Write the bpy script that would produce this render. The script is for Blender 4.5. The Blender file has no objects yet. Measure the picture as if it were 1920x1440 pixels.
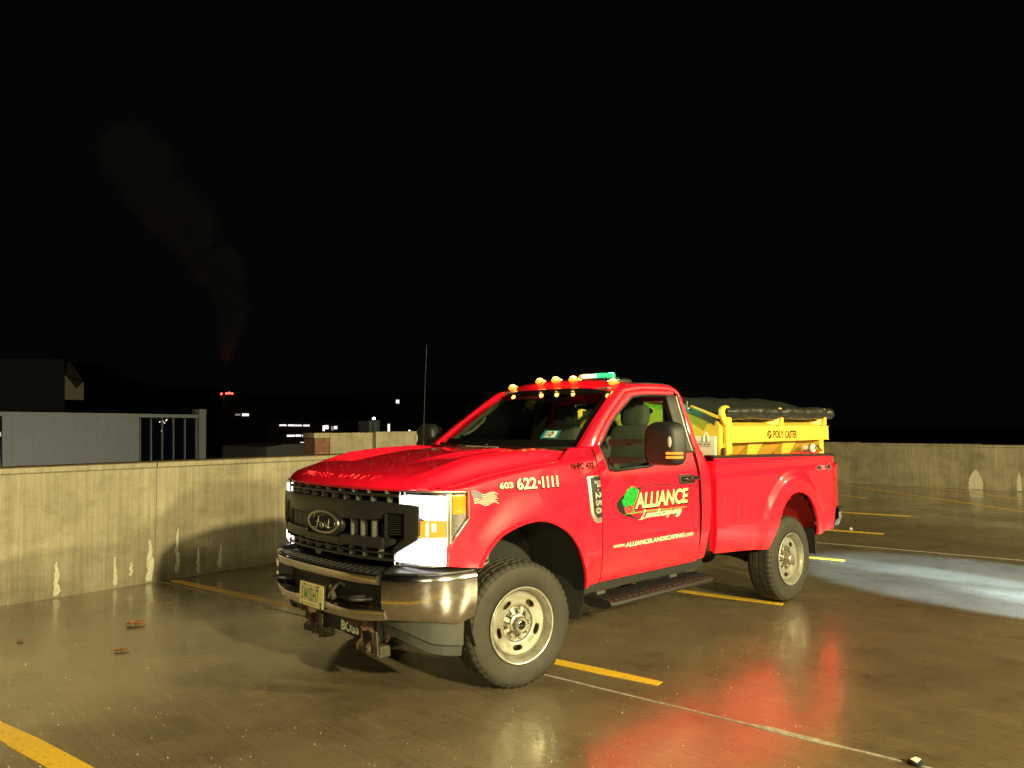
import bpy, math, random
import numpy as np
from mathutils import Vector, Matrix
random.seed(7)
PI = math.pi
rad = math.radians
SC = bpy.context.scene
COL = SC.collection

# ------------------------------------------------------------------ camera, sky, lights
CAM = (3.656, 4.713, 1.725)
YAW, PITCH, ROLL, FPX = rad(226.498), rad(2.995), rad(-0.338), 1469.06
def cam_axes():
    cy, sy, cp, sp = math.cos(YAW), math.sin(YAW), math.cos(PITCH), math.sin(PITCH)
    f = Vector((cy*cp, sy*cp, sp)); r = Vector((sy, -cy, 0)); u = r.cross(f)
    c, s = math.cos(ROLL), math.sin(ROLL)
    return c*r + s*u, -s*r + c*u, f
CR, CU, CF = cam_axes()
cd = bpy.data.cameras.new("camera")
cam = bpy.data.objects.new("camera", cd)
COL.objects.link(cam)
cam.matrix_world = Matrix(((CR.x, CU.x, -CF.x, CAM[0]), (CR.y, CU.y, -CF.y, CAM[1]), (CR.z, CU.z, -CF.z, CAM[2]), (0, 0, 0, 1)))
cd.sensor_width = 36
cd.lens = FPX/1920*36
cd.clip_end = 3000
SC.camera = cam

def at(u, v, axis, val):
    """point of the world plane axis=val seen at photo pixel (u, v): used to survey where things stand"""
    d = CR*((u-960)/FPX) + CU*(-(v-720)/FPX) + CF
    i = 'xyz'.index(axis)
    return Vector(CAM) + d*((val-CAM[i])/d[i])

W = bpy.data.worlds.new("World"); SC.world = W; W.use_nodes = True
nt = W.node_tree
bg = nt.nodes["Background"]
sky = nt.nodes.new("ShaderNodeTexSky"); sky.sky_type = 'NISHITA'; sky.sun_disc = False
sky.sun_elevation = rad(-6); sky.sun_rotation = rad(40)
mx = nt.nodes.new("ShaderNodeMix"); mx.data_type = 'RGBA'; mx.inputs[0].default_value = 0.93
nt.links.new(sky.outputs[0], mx.inputs[6]); mx.inputs[7].default_value = (0.030, 0.029, 0.030, 1)
nt.links.new(mx.outputs[2], bg.inputs[0]); bg.inputs[1].default_value = 0.05

def lamp(kind, name, loc, target, power, color, size=0.5, **kw):
    l = bpy.data.lights.new(name, kind); l.energy = power; l.color = color
    if kind == 'AREA': l.shape = 'DISK'; l.size = size
    else: l.shadow_soft_size = size
    for k, v in kw.items(): setattr(l, k, v)
    o = bpy.data.objects.new(name, l); COL.objects.link(o); o.location = loc
    if target is not None:
        o.rotation_euler = (Vector(target)-Vector(loc)).to_track_quat('-Z', 'Y').to_euler()
    return o
WARM = (1.0, 0.87, 0.42)
lamp('AREA', "deck_lamp_near", (2.6, 15.0, 5.6), (0, 0, 0.5), 4700, WARM, 0.45)
lamp('AREA', "deck_lamp_far", (-6.6, 15.5, 6.3), (-2, 0, 0.5), 2600, WARM, 0.45)
lamp('AREA', "deck_fill_lamp", (13.5, 15.0, 6.4), (0, -2, 0.5), 1300, WARM, 0.6)  # fill lamp added to lift the truck's deep shadows on the wall
lamp('AREA', "deck_lamp_right", (-12.5, 9, 6.5), (-14, -2, 0.0), 650, WARM, 0.5)
lamp('SPOT', "other_car_beam", (-4.6, 7.4, 4.2), (-5.75, 2.6, 0.0), 16000, (0.40, 0.66, 1.0), 0.02, spot_size=rad(26), spot_blend=0.32)
lamp('SPOT', "other_car_beam_core", (-5.4, 9.0, 2.0), (-6.05, 1.45, 0.0), 60000, (0.36, 0.64, 1.0), 0.02, spot_size=rad(6.5), spot_blend=1.0)
lamp('SPOT', "other_car_beam_low", (-4.6, 9.0, 2.0), (-5.35, 2.9, 0.0), 52000, (0.36, 0.64, 1.0), 0.02, spot_size=rad(7), spot_blend=1.0)
lamp('AREA', "facade_fill_lamp", (-12, -44, -3), (-12, -60, 1), 330, (1.0, 0.97, 0.90), 1.5)  # unseen lamp added to brighten the pale building in neutral light
SC.view_settings.view_transform = 'Standard'; SC.view_settings.look = 'None'
SC.view_settings.gamma = 1; SC.view_settings.exposure = 0.0
SC.view_settings.use_curve_mapping = False

# ------------------------------------------------------------------ materials
MATS = {}
def pset(b, k, v):
    if k in b.inputs: b.inputs[k].default_value = v
def mat(name, col, rough=0.5, metal=0.0, coat=0.0, bump=0.0, bscale=60, var=0.0, vscale=4, emit=None, estr=0, crough=0.05, vcol=None, rvar=0.0, spec=0.5, trans=0.0, stretch=None):
    m = bpy.data.materials.new(name); m.use_nodes = True; MATS[name] = m
    t = m.node_tree; N, L = t.nodes, t.links
    b = N["Principled BSDF"]
    b.inputs["Base Color"].default_value = (*col, 1); b.inputs["Roughness"].default_value = rough
    b.inputs["Metallic"].default_value = metal
    pset(b, "Coat Weight", coat); pset(b, "Coat Roughness", crough); pset(b, "Specular IOR Level", spec)
    pset(b, "Transmission Weight", trans)
    geo = N.new("ShaderNodeNewGeometry")
    src = geo.outputs["Position"]
    if stretch:
        mp = N.new("ShaderNodeMapping"); mp.inputs["Scale"].default_value = stretch; L.new(src, mp.inputs[0]); src = mp.outputs[0]
    if var or rvar:
        n = N.new("ShaderNodeTexNoise"); n.inputs["Scale"].default_value = vscale; n.inputs["Detail"].default_value = 6; n.inputs["Roughness"].default_value = .65
        L.new(src, n.inputs["Vector"])
        r = N.new("ShaderNodeValToRGB"); r.color_ramp.elements[0].position = .35; r.color_ramp.elements[1].position = .68
        L.new(n.outputs[0], r.inputs[0])
        if var:
            c2 = vcol if vcol else tuple(c*(1-var) for c in col)
            r.color_ramp.elements[0].color = (*c2, 1); r.color_ramp.elements[1].color = (*col, 1)
            L.new(r.outputs[0], b.inputs["Base Color"])
        if rvar:
            mr = N.new("ShaderNodeMapRange"); mr.inputs[3].default_value = max(0.02, rough-rvar); mr.inputs[4].default_value = min(1, rough+rvar)
            L.new(n.outputs[0], mr.inputs[0]); L.new(mr.outputs[0], b.inputs["Roughness"])
    if bump:
        n2 = N.new("ShaderNodeTexNoise"); n2.inputs["Scale"].default_value = bscale; n2.inputs["Detail"].default_value = 5
        L.new(src, n2.inputs["Vector"])
        bp = N.new("ShaderNodeBump"); bp.inputs["Strength"].default_value = bump; bp.inputs["Distance"].default_value = 0.01
        L.new(n2.outputs[0], bp.inputs["Height"]); L.new(bp.outputs[0], b.inputs["Normal"])
    if emit:
        b.inputs["Emission Color"].default_value = (*emit, 1); b.inputs["Emission Strength"].default_value = estr
    return m
mat('red_paint', (0.86, 0.006, 0.030), 0.34, 0.0, 1.0, 0.0, crough=0.03, spec=.4)
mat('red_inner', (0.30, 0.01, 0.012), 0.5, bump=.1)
mat('black_plastic', (0.014, 0.014, 0.014), 0.52, bump=.15, bscale=250)
mat('grille_plastic', (0.017, 0.0165, 0.015), 0.36, bump=.1, bscale=200, rvar=.1)
mat('fin_plastic', (0.10, 0.10, 0.085), 0.38)
mat('gloss_black', (0.008, 0.008, 0.008), 0.10, coat=.6)
mat('dark_void', (0.004, 0.004, 0.004), 0.9)
mat('chrome', (0.82, 0.79, 0.82), 0.15, 1.0)
mat('lens_clear', (.5, .5, .45), .45)
mat('chrome_dull', (0.55, 0.54, 0.48), 0.36, 1.0, rvar=.10, vscale=14)
mat('satin_chrome', (0.72, 0.70, 0.62), 0.42, 1.0, rvar=.08, vscale=14)
mat('grey_plastic', (0.055, 0.055, 0.050), 0.6, bump=.2, bscale=300, var=.35, vscale=6)
mat('rust', (0.085, 0.038, 0.018), 0.8, var=.8, vscale=28, bump=1.0, bscale=50)
mat('rust_grey', (0.12, 0.10, 0.07), 0.7, .4, var=.6, vscale=30, bump=.8, bscale=60)
mat('tyre_rubber', (0.019, 0.017, 0.013), 0.70, bump=.25, bscale=120, var=.35, vscale=7, vcol=(0.034, 0.028, 0.020))
mat('rim_paint', (0.44, 0.43, 0.38), 0.36, .5, rvar=.12, vscale=11, var=.35, bump=.08, bscale=30, vcol=(0.27, 0.25, 0.20))
mat('hub_steel', (0.45, 0.42, 0.34), 0.35, .8, var=.4, vscale=30)
mat('lamp_white', (1, 1, 1), .3, emit=(1.0, 0.97, 1.0), estr=5.0)
mat('lamp_amber_on', (.05, .03, .02), .3, emit=(1.0, 0.36, 0.02), estr=1.5)
mat('lamp_amber_hot', (.05, .03, .02), .3, emit=(1.0, 0.62, 0.12), estr=22.0)
mat('marker_hot', (.05, .03, .02), .3, emit=(1.0, 0.50, 0.12), estr=9.0)
mat('signal_hot', (.05, .03, .02), .3, emit=(1.0, 0.17, 0.01), estr=3.2)
mat('green_hot', (.05, .03, .02), .3, emit=(0.0, 1.0, 0.30), estr=1.1)
mat('bar_amber', (.05, .03, .02), .3, emit=(1.0, 0.20, 0.02), estr=2.2)
mat('marker_glow', (.05, .03, .02), .3, emit=(1.0, 0.22, 0.008), estr=2.6)
mat('reflector_amber_glow', (0.90, 0.25, 0.01), .18, coat=1, emit=(1, .25, 0), estr=.12)  # faint glow put into the amber, though the reflector is no lamp
mat('water_bead', (.25, .22, .18), .06, spec=1.0, coat=1)
mat('tail_red', (0.35, 0.004, 0.01), .12, coat=1)
mat('yellow_poly', (0.76, 0.46, 0.055), 0.42, bump=.08, bscale=120, var=.10, vscale=5)
mat('tarp_black', (0.022, 0.021, 0.018), 0.38, bump=.45, bscale=18, var=.4, vscale=9)
mat('tarp_sheet', (0.03, 0.034, 0.03), 0.30, bump=.5, bscale=9)
mat('white_plastic', (0.78, 0.77, 0.66), .45)
mat('decal_cream', (0.80, 0.72, 0.46), .4)
mat('decal_black', (0.008, 0.006, 0.006), .7, spec=.15)
mat('decal_darkred', (0.10, 0.006, 0.006), .4)
mat('decal_green', (0.01, 0.48, 0.05), .4, var=.75, vscale=60)
mat('decal_line', (0.10, 0.26, 0.05), .4)
mat('decal_grey', (0.20, 0.20, 0.25), .4, var=.5, vscale=160)
mat('decal_stripe', (0.55, 0.48, 0.36), .4)
mat('pot_red', (0.85, 0.05, 0.05), .4)
mat('badge_dark', (0.012, 0.016, 0.014), .7, spec=.15)
mat('oval_blue', (0.004, 0.005, 0.008), .5, spec=.2)
mat('plate_paint', (0.72, 0.73, 0.40), .35, var=.25, vscale=22, vcol=(0.75, 0.56, 0.22))
mat('plate_ink', (0.01, 0.10, 0.05), .4)
mat('sticker_blue', (0.01, 0.20, 0.26), .4)
mat('sticker_white', (0.7, 0.72, 0.62), .4)
mat('seat_fabric', (0.075, 0.085, 0.065), .8, bump=.2)
mat('cab_trim', (0.16, 0.16, 0.12), .75)
mat('cab_dark', (0.02, 0.02, 0.018), .8)
mat('hi_vis', (0.42, 0.50, 0.10), .8, var=.4, vscale=14, bump=.5, bscale=12)
mat('asphalt_dark', (0.02, 0.02, 0.02), .9)
mat('metal_panel', (0.46, 0.47, 0.46), .5, var=.08, vscale=.6)
mat('building_dark', (0.022, 0.021, 0.022), .8, var=.3, vscale=.3)
mat('window_dark', (0.004, 0.006, 0.010), .15)
mat('mullion', (0.38, 0.38, 0.36), .5)
mat('lit_window', (1, 1, 1), .5, emit=(1.0, .90, .86), estr=1.6)
mat('lit_window_dim', (1, 1, 1), .5, emit=(1.0, .80, .70), estr=.25)
mat('beacon_red', (1, 0, 0), .5, emit=(1.0, .03, .02), estr=16)
mat('lamp_cool', (1, 1, 1), .5, emit=(.75, .95, 1.0), estr=30)
mat('fan_glow', (.15, .12, .07), .6, emit=(.5, .42, .22), estr=.05)
mat('fan_dark', (.015, .012, .008), .6)
mat('brick_red', (0.20, 0.085, 0.055), .85, var=.4, vscale=8, bump=.3)
mat('mortar', (0.25, 0.23, 0.19), .9)
mat('stain_white', (0.62, 0.58, 0.46), .7, var=.35, vscale=30, bump=.3)
mat('leaf_brown', (0.36, 0.17, 0.07), .5, var=.5, vscale=60, bump=.3)
mat('litter_white', (0.8, 0.72, 0.6), .5)
mat('spring_grey', (0.22, 0.21, 0.17), .6, var=.5, vscale=30, bump=.4)

def grime_paint():
    m = MATS['red_paint']; t = m.node_tree; N, L = t.nodes, t.links; b = N["Principled BSDF"]
    g = N.new("ShaderNodeNewGeometry"); sx = N.new("ShaderNodeSeparateXYZ"); L.new(g.outputs["Position"], sx.inputs[0])
    mr = N.new("ShaderNodeMapRange"); mr.inputs[1].default_value = .95; mr.inputs[2].default_value = .55; L.new(sx.outputs[2], mr.inputs[0])
    n = N.new("ShaderNodeTexNoise"); n.inputs["Scale"].default_value = 9; n.inputs["Detail"].default_value = 8; n.inputs["Roughness"].default_value = .75; L.new(g.outputs["Position"], n.inputs["Vector"])
    r = N.new("ShaderNodeMapRange"); r.inputs[1].default_value = .40; r.inputs[2].default_value = .75; L.new(n.outputs[0], r.inputs[0])
    mu = N.new("ShaderNodeMath"); mu.operation = 'MULTIPLY'; L.new(mr.outputs[0], mu.inputs[0]); L.new(r.outputs[0], mu.inputs[1])
    x = N.new("ShaderNodeMix"); x.data_type = 'RGBA'; L.new(mu.outputs[0], x.inputs[0]); x.inputs[6].default_value = b.inputs["Base Color"].default_value; x.inputs[7].default_value = (.62, .05, .045, 1); L.new(x.outputs[2], b.inputs["Base Color"])
    c = N.new("ShaderNodeMapRange"); c.inputs[3].default_value = 1.0; c.inputs[4].default_value = .1; L.new(mu.outputs[0], c.inputs[0]); L.new(c.outputs[0], b.inputs["Coat Weight"])
grime_paint()
def nodes_of(name):
    m = bpy.data.materials.new(name); m.use_nodes = True; MATS[name] = m
    t = m.node_tree
    return m, t.nodes, t.links, t.nodes["Principled BSDF"]

def mk_glass():
    m = bpy.data.materials.new('window_glass'); m.use_nodes = True; MATS['window_glass'] = m
    t = m.node_tree; N, L = t.nodes, t.links
    for n in list(N): N.remove(n)
    out = N.new("ShaderNodeOutputMaterial"); tr = N.new("ShaderNodeBsdfTransparent"); tr.inputs[0].default_value = (.90, .94, .90, 1)
    gl = N.new("ShaderNodeBsdfGlossy"); gl.inputs["Roughness"].default_value = .02
    fr = N.new("ShaderNodeFresnel"); g = N.new("ShaderNodeNewGeometry"); mr = N.new("ShaderNodeMapRange"); mr.inputs[3].default_value = 1.5; mr.inputs[4].default_value = 1/1.5
    L.new(g.outputs["Backfacing"], mr.inputs[0]); L.new(mr.outputs[0], fr.inputs[0])
    mix = N.new("ShaderNodeMixShader"); L.new(fr.outputs[0], mix.inputs[0]); L.new(tr.outputs[0], mix.inputs[1]); L.new(gl.outputs[0], mix.inputs[2])
    L.new(mix.outputs[0], out.inputs[0])
mk_glass()

def mk_brick_letters():
    m, N, L, b = nodes_of('decal_bricks')
    g = N.new("ShaderNodeNewGeometry"); mp = N.new("ShaderNodeMapping"); mp.inputs["Rotation"].default_value = (rad(90), 0, 0)
    br = N.new("ShaderNodeTexBrick"); br.inputs["Scale"].default_value = 34
    br.inputs["Color1"].default_value = (.80, .56, .17, 1); br.inputs["Color2"].default_value = (.76, .48, .13, 1)
    br.inputs["Mortar"].default_value = (.80, .72, .42, 1); br.inputs["Mortar Size"].default_value = .05
    L.new(g.outputs["Position"], mp.inputs[0]); L.new(mp.outputs[0], br.inputs[0]); L.new(br.outputs[0], b.inputs["Base Color"])
    b.inputs["Roughness"].default_value = .4
mk_brick_letters()

def mk_floor():
    m, N, L, b = nodes_of('wet_concrete')
    g = N.new("ShaderNodeNewGeometry")
    def noise(scale, det, stretch=None, rot=0, rough=.6):
        src = g.outputs["Position"]
        mp = N.new("ShaderNodeMapping"); L.new(src, mp.inputs[0])
        if stretch: mp.inputs["Scale"].default_value = stretch
        mp.inputs["Rotation"].default_value = (0, 0, rot)
        n = N.new("ShaderNodeTexNoise"); n.inputs["Scale"].default_value = scale; n.inputs["Detail"].default_value = det; n.inputs["Roughness"].default_value = rough
        L.new(mp.outputs[0], n.inputs["Vector"]); return n.outputs[0]
    def ramp(src, p0, c0, p1, c1):
        r = N.new("ShaderNodeValToRGB"); r.color_ramp.elements[0].position = p0; r.color_ramp.elements[1].position = p1
        r.color_ramp.elements[0].color = (*c0, 1); r.color_ramp.elements[1].color = (*c1, 1); L.new(src, r.inputs[0]); return r.outputs[0]
    def mixc(f, a, c, mode='MIX'):
        x = N.new("ShaderNodeMix"); x.data_type = 'RGBA'; x.blend_type = mode
        if isinstance(f, float): x.inputs[0].default_value = f
        else: L.new(f, x.inputs[0])
        L.new(a, x.inputs[6]); L.new(c, x.inputs[7]); return x.outputs[2]
    big = noise(.55, 5); med = noise(3.2, 6)
    broom = noise(1.0, 3, (60, 1.2, 1), rad(7.6))
    fine = noise(70, 4)
    base = ramp(big, .35, (.158, .120, .072), .66, (.245, .190, .115))
    base = mixc(.5, base, ramp(med, .35, (.60, .60, .60), .7, (1, 1, 1)), 'MULTIPLY')
    base = mixc(.42, base, ramp(broom, .35, (.62, .62, .62), .65, (1.15, 1.15, 1.15)), 'MULTIPLY')
    stains = noise(1.7, 7, None, .5, .75)
    base = mixc(.7, base, ramp(stains, .30, (.50, .48, .45), .46, (1, 1, 1)), 'MULTIPLY')
    base = mixc(.25, base, ramp(fine, .3, (.5, .5, .5), .75, (1.4, 1.4, 1.4)), 'MULTIPLY')
    L.new(base, b.inputs["Base Color"])
    rr = N.new("ShaderNodeMapRange"); rr.inputs[1].default_value = .35; rr.inputs[2].default_value = .65; rr.inputs[3].default_value = .16; rr.inputs[4].default_value = .34
    L.new(noise(.8, 4, None, 1.0), rr.inputs[0]); L.new(rr.outputs[0], b.inputs["Roughness"])
    b.inputs["Specular IOR Level"].default_value = .6
    pset(b, "Coat Weight", .85); pset(b, "Coat IOR", 1.38)
    cr = N.new("ShaderNodeMapRange"); cr.inputs[1].default_value = .4; cr.inputs[2].default_value = .62; cr.inputs[3].default_value = .08; cr.inputs[4].default_value = .25
    L.new(noise(.9, 5, None, 2.0), cr.inputs[0]); L.new(cr.outputs[0], b.inputs["Coat Roughness"])
    bp1 = N.new("ShaderNodeBump"); bp1.inputs["Strength"].default_value = .16; bp1.inputs["Distance"].default_value = .01; L.new(fine, bp1.inputs["Height"])
    bp2 = N.new("ShaderNodeBump"); bp2.inputs["Strength"].default_value = .20; bp2.inputs["Distance"].default_value = .01; L.new(broom, bp2.inputs["Height"]); L.new(bp1.outputs[0], bp2.inputs["Normal"])
    L.new(bp2.outputs[0], b.inputs["Normal"])
    bp3 = N.new("ShaderNodeBump"); bp3.inputs["Strength"].default_value = .07; bp3.inputs["Distance"].default_value = .01; L.new(noise(26, 3), bp3.inputs["Height"])
    if "Coat Normal" in b.inputs: L.new(bp3.outputs[0], b.inputs["Coat Normal"])
mk_floor()

def mk_wall():
    m, N, L, b = nodes_of('parapet_concrete')
    g = N.new("ShaderNodeNewGeometry")
    def noise(scale, det, st=(1, 1, 1), rough=.6):
        mp = N.new("ShaderNodeMapping"); L.new(g.outputs["Position"], mp.inputs[0]); mp.inputs["Scale"].default_value = st
        n = N.new("ShaderNodeTexNoise"); n.inputs["Scale"].default_value = scale; n.inputs["Detail"].default_value = det; n.inputs["Roughness"].default_value = rough
        L.new(mp.outputs[0], n.inputs["Vector"]); return n.outputs[0]
    def ramp(src, p0, c0, p1, c1):
        r = N.new("ShaderNodeValToRGB"); r.color_ramp.elements[0].position = p0; r.color_ramp.elements[1].position = p1
        r.color_ramp.elements[0].color = (*c0, 1); r.color_ramp.elements[1].color = (*c1, 1); L.new(src, r.inputs[0]); return r.outputs[0]
    def mul(f, a, c, mode='MULTIPLY'):
        x = N.new("ShaderNodeMix"); x.data_type = 'RGBA'; x.blend_type = mode; x.inputs[0].default_value = f
        L.new(a, x.inputs[6]); L.new(c, x.inputs[7]); return x.outputs[2]
    streak = noise(1, 6, (13, 13, .7), .7); streak2 = noise(1, 3, (42, 42, .9)); big = noise(1.1, 5); fine = noise(60, 4)
    c = ramp(big, .3, (.235, .205, .150), .7, (.345, .305, .225))
    c = mul(.85, c, ramp(streak, .30, (.70, .68, .62), .72, (1.12, 1.12, 1.10)))
    c = mul(.5, c, ramp(streak2, .34, (.70, .68, .62), .66, (1.15, 1.15, 1.12)))
    c = mul(.35, c, ramp(fine, .3, (.6, .6, .6), .7, (1.2, 1.2, 1.2)))
    wash = noise(1, 5, (26, 26, .55), .75)
    c = mul(1.0, c, ramp(wash, .60, (1, 1, 1), .74, (1.55, 1.52, 1.40)))
    grime = noise(2.2, 6, (1, 1, 1.6), .7)
    c = mul(.8, c, ramp(grime, .36, (.66, .64, .60), .55, (1, 1, 1)))
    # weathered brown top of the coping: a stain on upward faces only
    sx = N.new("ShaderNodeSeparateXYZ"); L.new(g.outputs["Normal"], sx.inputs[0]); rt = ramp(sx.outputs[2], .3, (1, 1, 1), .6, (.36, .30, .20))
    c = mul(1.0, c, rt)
    L.new(c, b.inputs["Base Color"]); b.inputs["Roughness"].default_value = .62
    bp = N.new("ShaderNodeBump"); bp.inputs["Strength"].default_value = .5; bp.inputs["Distance"].default_value = .006; L.new(fine, bp.inputs["Height"])
    L.new(bp.outputs[0], b.inputs["Normal"])
mk_wall()

def mk_yellow_line():
    m, N, L, b = nodes_of('line_paint')
    g = N.new("ShaderNodeNewGeometry")
    n = N.new("ShaderNodeTexNoise"); n.inputs["Scale"].default_value = 26; n.inputs["Detail"].default_value = 7; n.inputs["Roughness"].default_value = .7
    L.new(g.outputs["Position"], n.inputs["Vector"])
    r = N.new("ShaderNodeValToRGB"); r.color_ramp.elements[0].position = .30; r.color_ramp.elements[1].position = .46
    r.color_ramp.elements[0].color = (.30, .20, .06, 1); r.color_ramp.elements[1].color = (.88, .53, .035, 1)
    L.new(n.outputs[0], r.inputs[0]); L.new(r.outputs[0], b.inputs["Base Color"]); b.inputs["Roughness"].default_value = .35
    pset(b, "Coat Weight", .5); pset(b, "Coat Roughness", .15)
    bp = N.new("ShaderNodeBump"); bp.inputs["Strength"].default_value = .3; bp.inputs["Distance"].default_value = .004; L.new(n.outputs[0], bp.inputs["Height"]); L.new(bp.outputs[0], b.inputs["Normal"])
mk_yellow_line()
mat('joint_dark', (0.035, 0.03, 0.022), .6)
mat('joint_white', (0.50, 0.47, 0.38), .6, var=.55, vscale=20, bump=.4)

# ------------------------------------------------------------------ mesh helpers
class MB:
    def __init__(s): s.v = []; s.f = []
    def add(s, vs, fs):
        o = len(s.v); s.v += [tuple(p) for p in vs]; s.f += [tuple(i+o for i in f) for f in fs]; return s
    def box(s, x0, x1, y0, y1, z0, z1):
        return s.add([(x0,y0,z0),(x1,y0,z0),(x1,y1,z0),(x0,y1,z0),(x0,y0,z1),(x1,y0,z1),(x1,y1,z1),(x0,y1,z1)],
                     [(0,3,2,1),(4,5,6,7),(0,1,5,4),(1,2,6,5),(2,3,7,6),(3,0,4,7)])
    def bar(s, a, b, w, h, up=(0,0,1)):
        a = Vector(a); b = Vector(b); d = (b-a).normalized(); up = Vector(up)
        if abs(d.dot(up)) > .99: up = Vector((1,0,0))
        sd = d.cross(up).normalized(); u2 = sd.cross(d).normalized()
        vs = []
        for p in (a, b):
            for i, j in ((-1,-1),(1,-1),(1,1),(-1,1)): vs.append(p+sd*(w/2*i)+u2*(h/2*j))
        return s.add(vs, [(0,3,2,1),(4,5,6,7),(0,1,5,4),(1,2,6,5),(2,3,7,6),(3,0,4,7)])
    def tube(s, pts, r, n=10, cap=True):
        pts = [Vector(p) for p in pts]; rs = r if isinstance(r, (list, tuple)) else [r]*len(pts)
        vs = []; fs = []; prev = None
        for i, p in enumerate(pts):
            d = (pts[min(i+1, len(pts)-1)]-pts[max(i-1, 0)]).normalized()
            if prev is None:
                up = Vector((0,0,1)) if abs(d.z) < .9 else Vector((1,0,0)); a = d.cross(up).normalized()
            else: a = (prev-d*prev.dot(d)).normalized()
            prev = a; b = d.cross(a)
            for k in range(n):
                t = 2*PI*k/n; vs.append(p+(a*math.cos(t)+b*math.sin(t))*rs[i])
        for i in range(len(pts)-1):
            for k in range(n):
                fs.append((i*n+k, i*n+(k+1)%n, (i+1)*n+(k+1)%n, (i+1)*n+k))
        if cap: fs.append(tuple(range(n-1, -1, -1))); fs.append(tuple((len(pts)-1)*n+k for k in range(n)))
        return s.add(vs, fs)
    def lathe(s, prof, n=48, axis='y', c=(0,0,0), closed=False, rfun=None):
        vs = []; fs = []; m = len(prof)
        for k in range(n):
            t = 2*PI*k/n
            for j, (r, h) in enumerate(prof):
                if rfun: r, h = rfun(k, j, r, h)
                if axis == 'y': vs.append((c[0]+r*math.cos(t), c[1]+h, c[2]+r*math.sin(t)))
                elif axis == 'x': vs.append((c[0]+h, c[1]+r*math.cos(t), c[2]+r*math.sin(t)))
                else: vs.append((c[0]+r*math.cos(t), c[1]+r*math.sin(t), c[2]+h))
        for k in range(n):
            for j in range(m if closed else m-1):
                a = k*m+j; b = k*m+(j+1)%m; c2 = ((k+1)%n)*m+(j+1)%m; d = ((k+1)%n)*m+j
                fs.append((a, b, c2, d))
        return s.add(vs, fs)
    def prism(s, poly, fn, t0, t1):
        """extrude a 2D polygon: fn(a, b, t) -> point"""
        n = len(poly)
        vs = [fn(a, b, t0) for a, b in poly]+[fn(a, b, t1) for a, b in poly]
        fs = [tuple(range(n-1, -1, -1)), tuple(range(n, 2*n))]+[(i, (i+1)%n, n+(i+1)%n, n+i) for i in range(n)]
        return s.add(vs, fs)
    def shell(s, P, off):
        """grid of points P[i][j] thickened by off (vector or function)"""
        nu, nv = len(P), len(P[0]); vs = [p for row in P for p in row]
        o = off if callable(off) else (lambda p: off)
        vs2 = [tuple(Vector(p)+Vector(o(p))) for p in vs]; n = nu*nv
        fs = []
        for i in range(nu-1):
            for j in range(nv-1):
                a, b, c, d = i*nv+j, (i+1)*nv+j, (i+1)*nv+j+1, i*nv+j+1
                fs.append((a, b, c, d)); fs.append((n+d, n+c, n+b, n+a))
        def rim(a, b): fs.append((b, a, n+a, n+b))
        for i in range(nu-1): rim(i*nv, (i+1)*nv); rim((i+1)*nv+nv-1, i*nv+nv-1)
        for j in range(nv-1): rim(j+1, j); rim((nu-1)*nv+j, (nu-1)*nv+j+1)
        return s.add(vs+vs2, fs)
    def grid(s, P):
        nu, nv = len(P), len(P[0])
        return s.add([p for row in P for p in row], [(i*nv+j, (i+1)*nv+j, (i+1)*nv+j+1, i*nv+j+1) for i in range(nu-1) for j in range(nv-1)])
    def sphere(s, c, r, n=12, m=8, sc=(1,1,1)):
        prof = [(r*math.sin(PI*i/m), -r*math.cos(PI*i/m)) for i in range(m+1)]
        vs = []; fs = []
        for k in range(n):
            t = 2*PI*k/n
            for rr, h in prof: vs.append((c[0]+rr*math.cos(t)*sc[0], c[1]+rr*math.sin(t)*sc[1], c[2]+h*sc[2]))
        M_ = m+1
        for k in range(n):
            for j in range(m): fs.append((k*M_+j, ((k+1)%n)*M_+j, ((k+1)%n)*M_+j+1, k*M_+j+1))
        return s.add(vs, fs)
    def mesh(s, name, m, smooth=35, bevel=0):
        me = bpy.data.meshes.new(name); me.from_pydata(s.v, [], s.f); me.validate()
        import bmesh
        bm = bmesh.new(); bm.from_mesh(me)
        bmesh.ops.remove_doubles(bm, verts=bm.verts, dist=1e-5)
        if bevel:
            es = [e for e in bm.edges if len(e.link_faces) == 2 and e.calc_face_angle(0) > rad(40)]
            if es: bmesh.ops.bevel(bm, geom=es, offset=bevel, segments=2, affect='EDGES', profile=.6, clamp_overlap=True)
        bmesh.ops.recalc_face_normals(bm, faces=bm.faces)
        bm.to_mesh(me); bm.free()
        if smooth:
            for p in me.polygons: p.use_smooth = True
            me.set_sharp_from_angle(angle=rad(smooth))
        if m: me.materials.append(MATS[m] if isinstance(m, str) else m)
        return me
    def build(s, name, m, parent=None, smooth=35, bevel=0, mirror=False):
        if mirror: s.v = [(x, -y, z) for x, y, z in s.v]
        o = bpy.data.objects.new(name, s.mesh(name, m, smooth, bevel)); COL.objects.link(o)
        if parent: o.parent = parent
        return o

def thing(name, label, cat, loc=(0,0,0), group=None):
    o = bpy.data.objects.new(name, None); COL.objects.link(o); o.location = loc
    o['label'] = label; o['category'] = cat
    if group: o['group'] = group
    o.empty_display_size = .2
    return o
def tag(o, label, cat, group=None):
    o['label'] = label; o['category'] = cat
    if group: o['group'] = group
    return o
def struct(o): o['kind'] = 'structure'; return o
def stuff(o): o['kind'] = 'stuff'; return o

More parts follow.
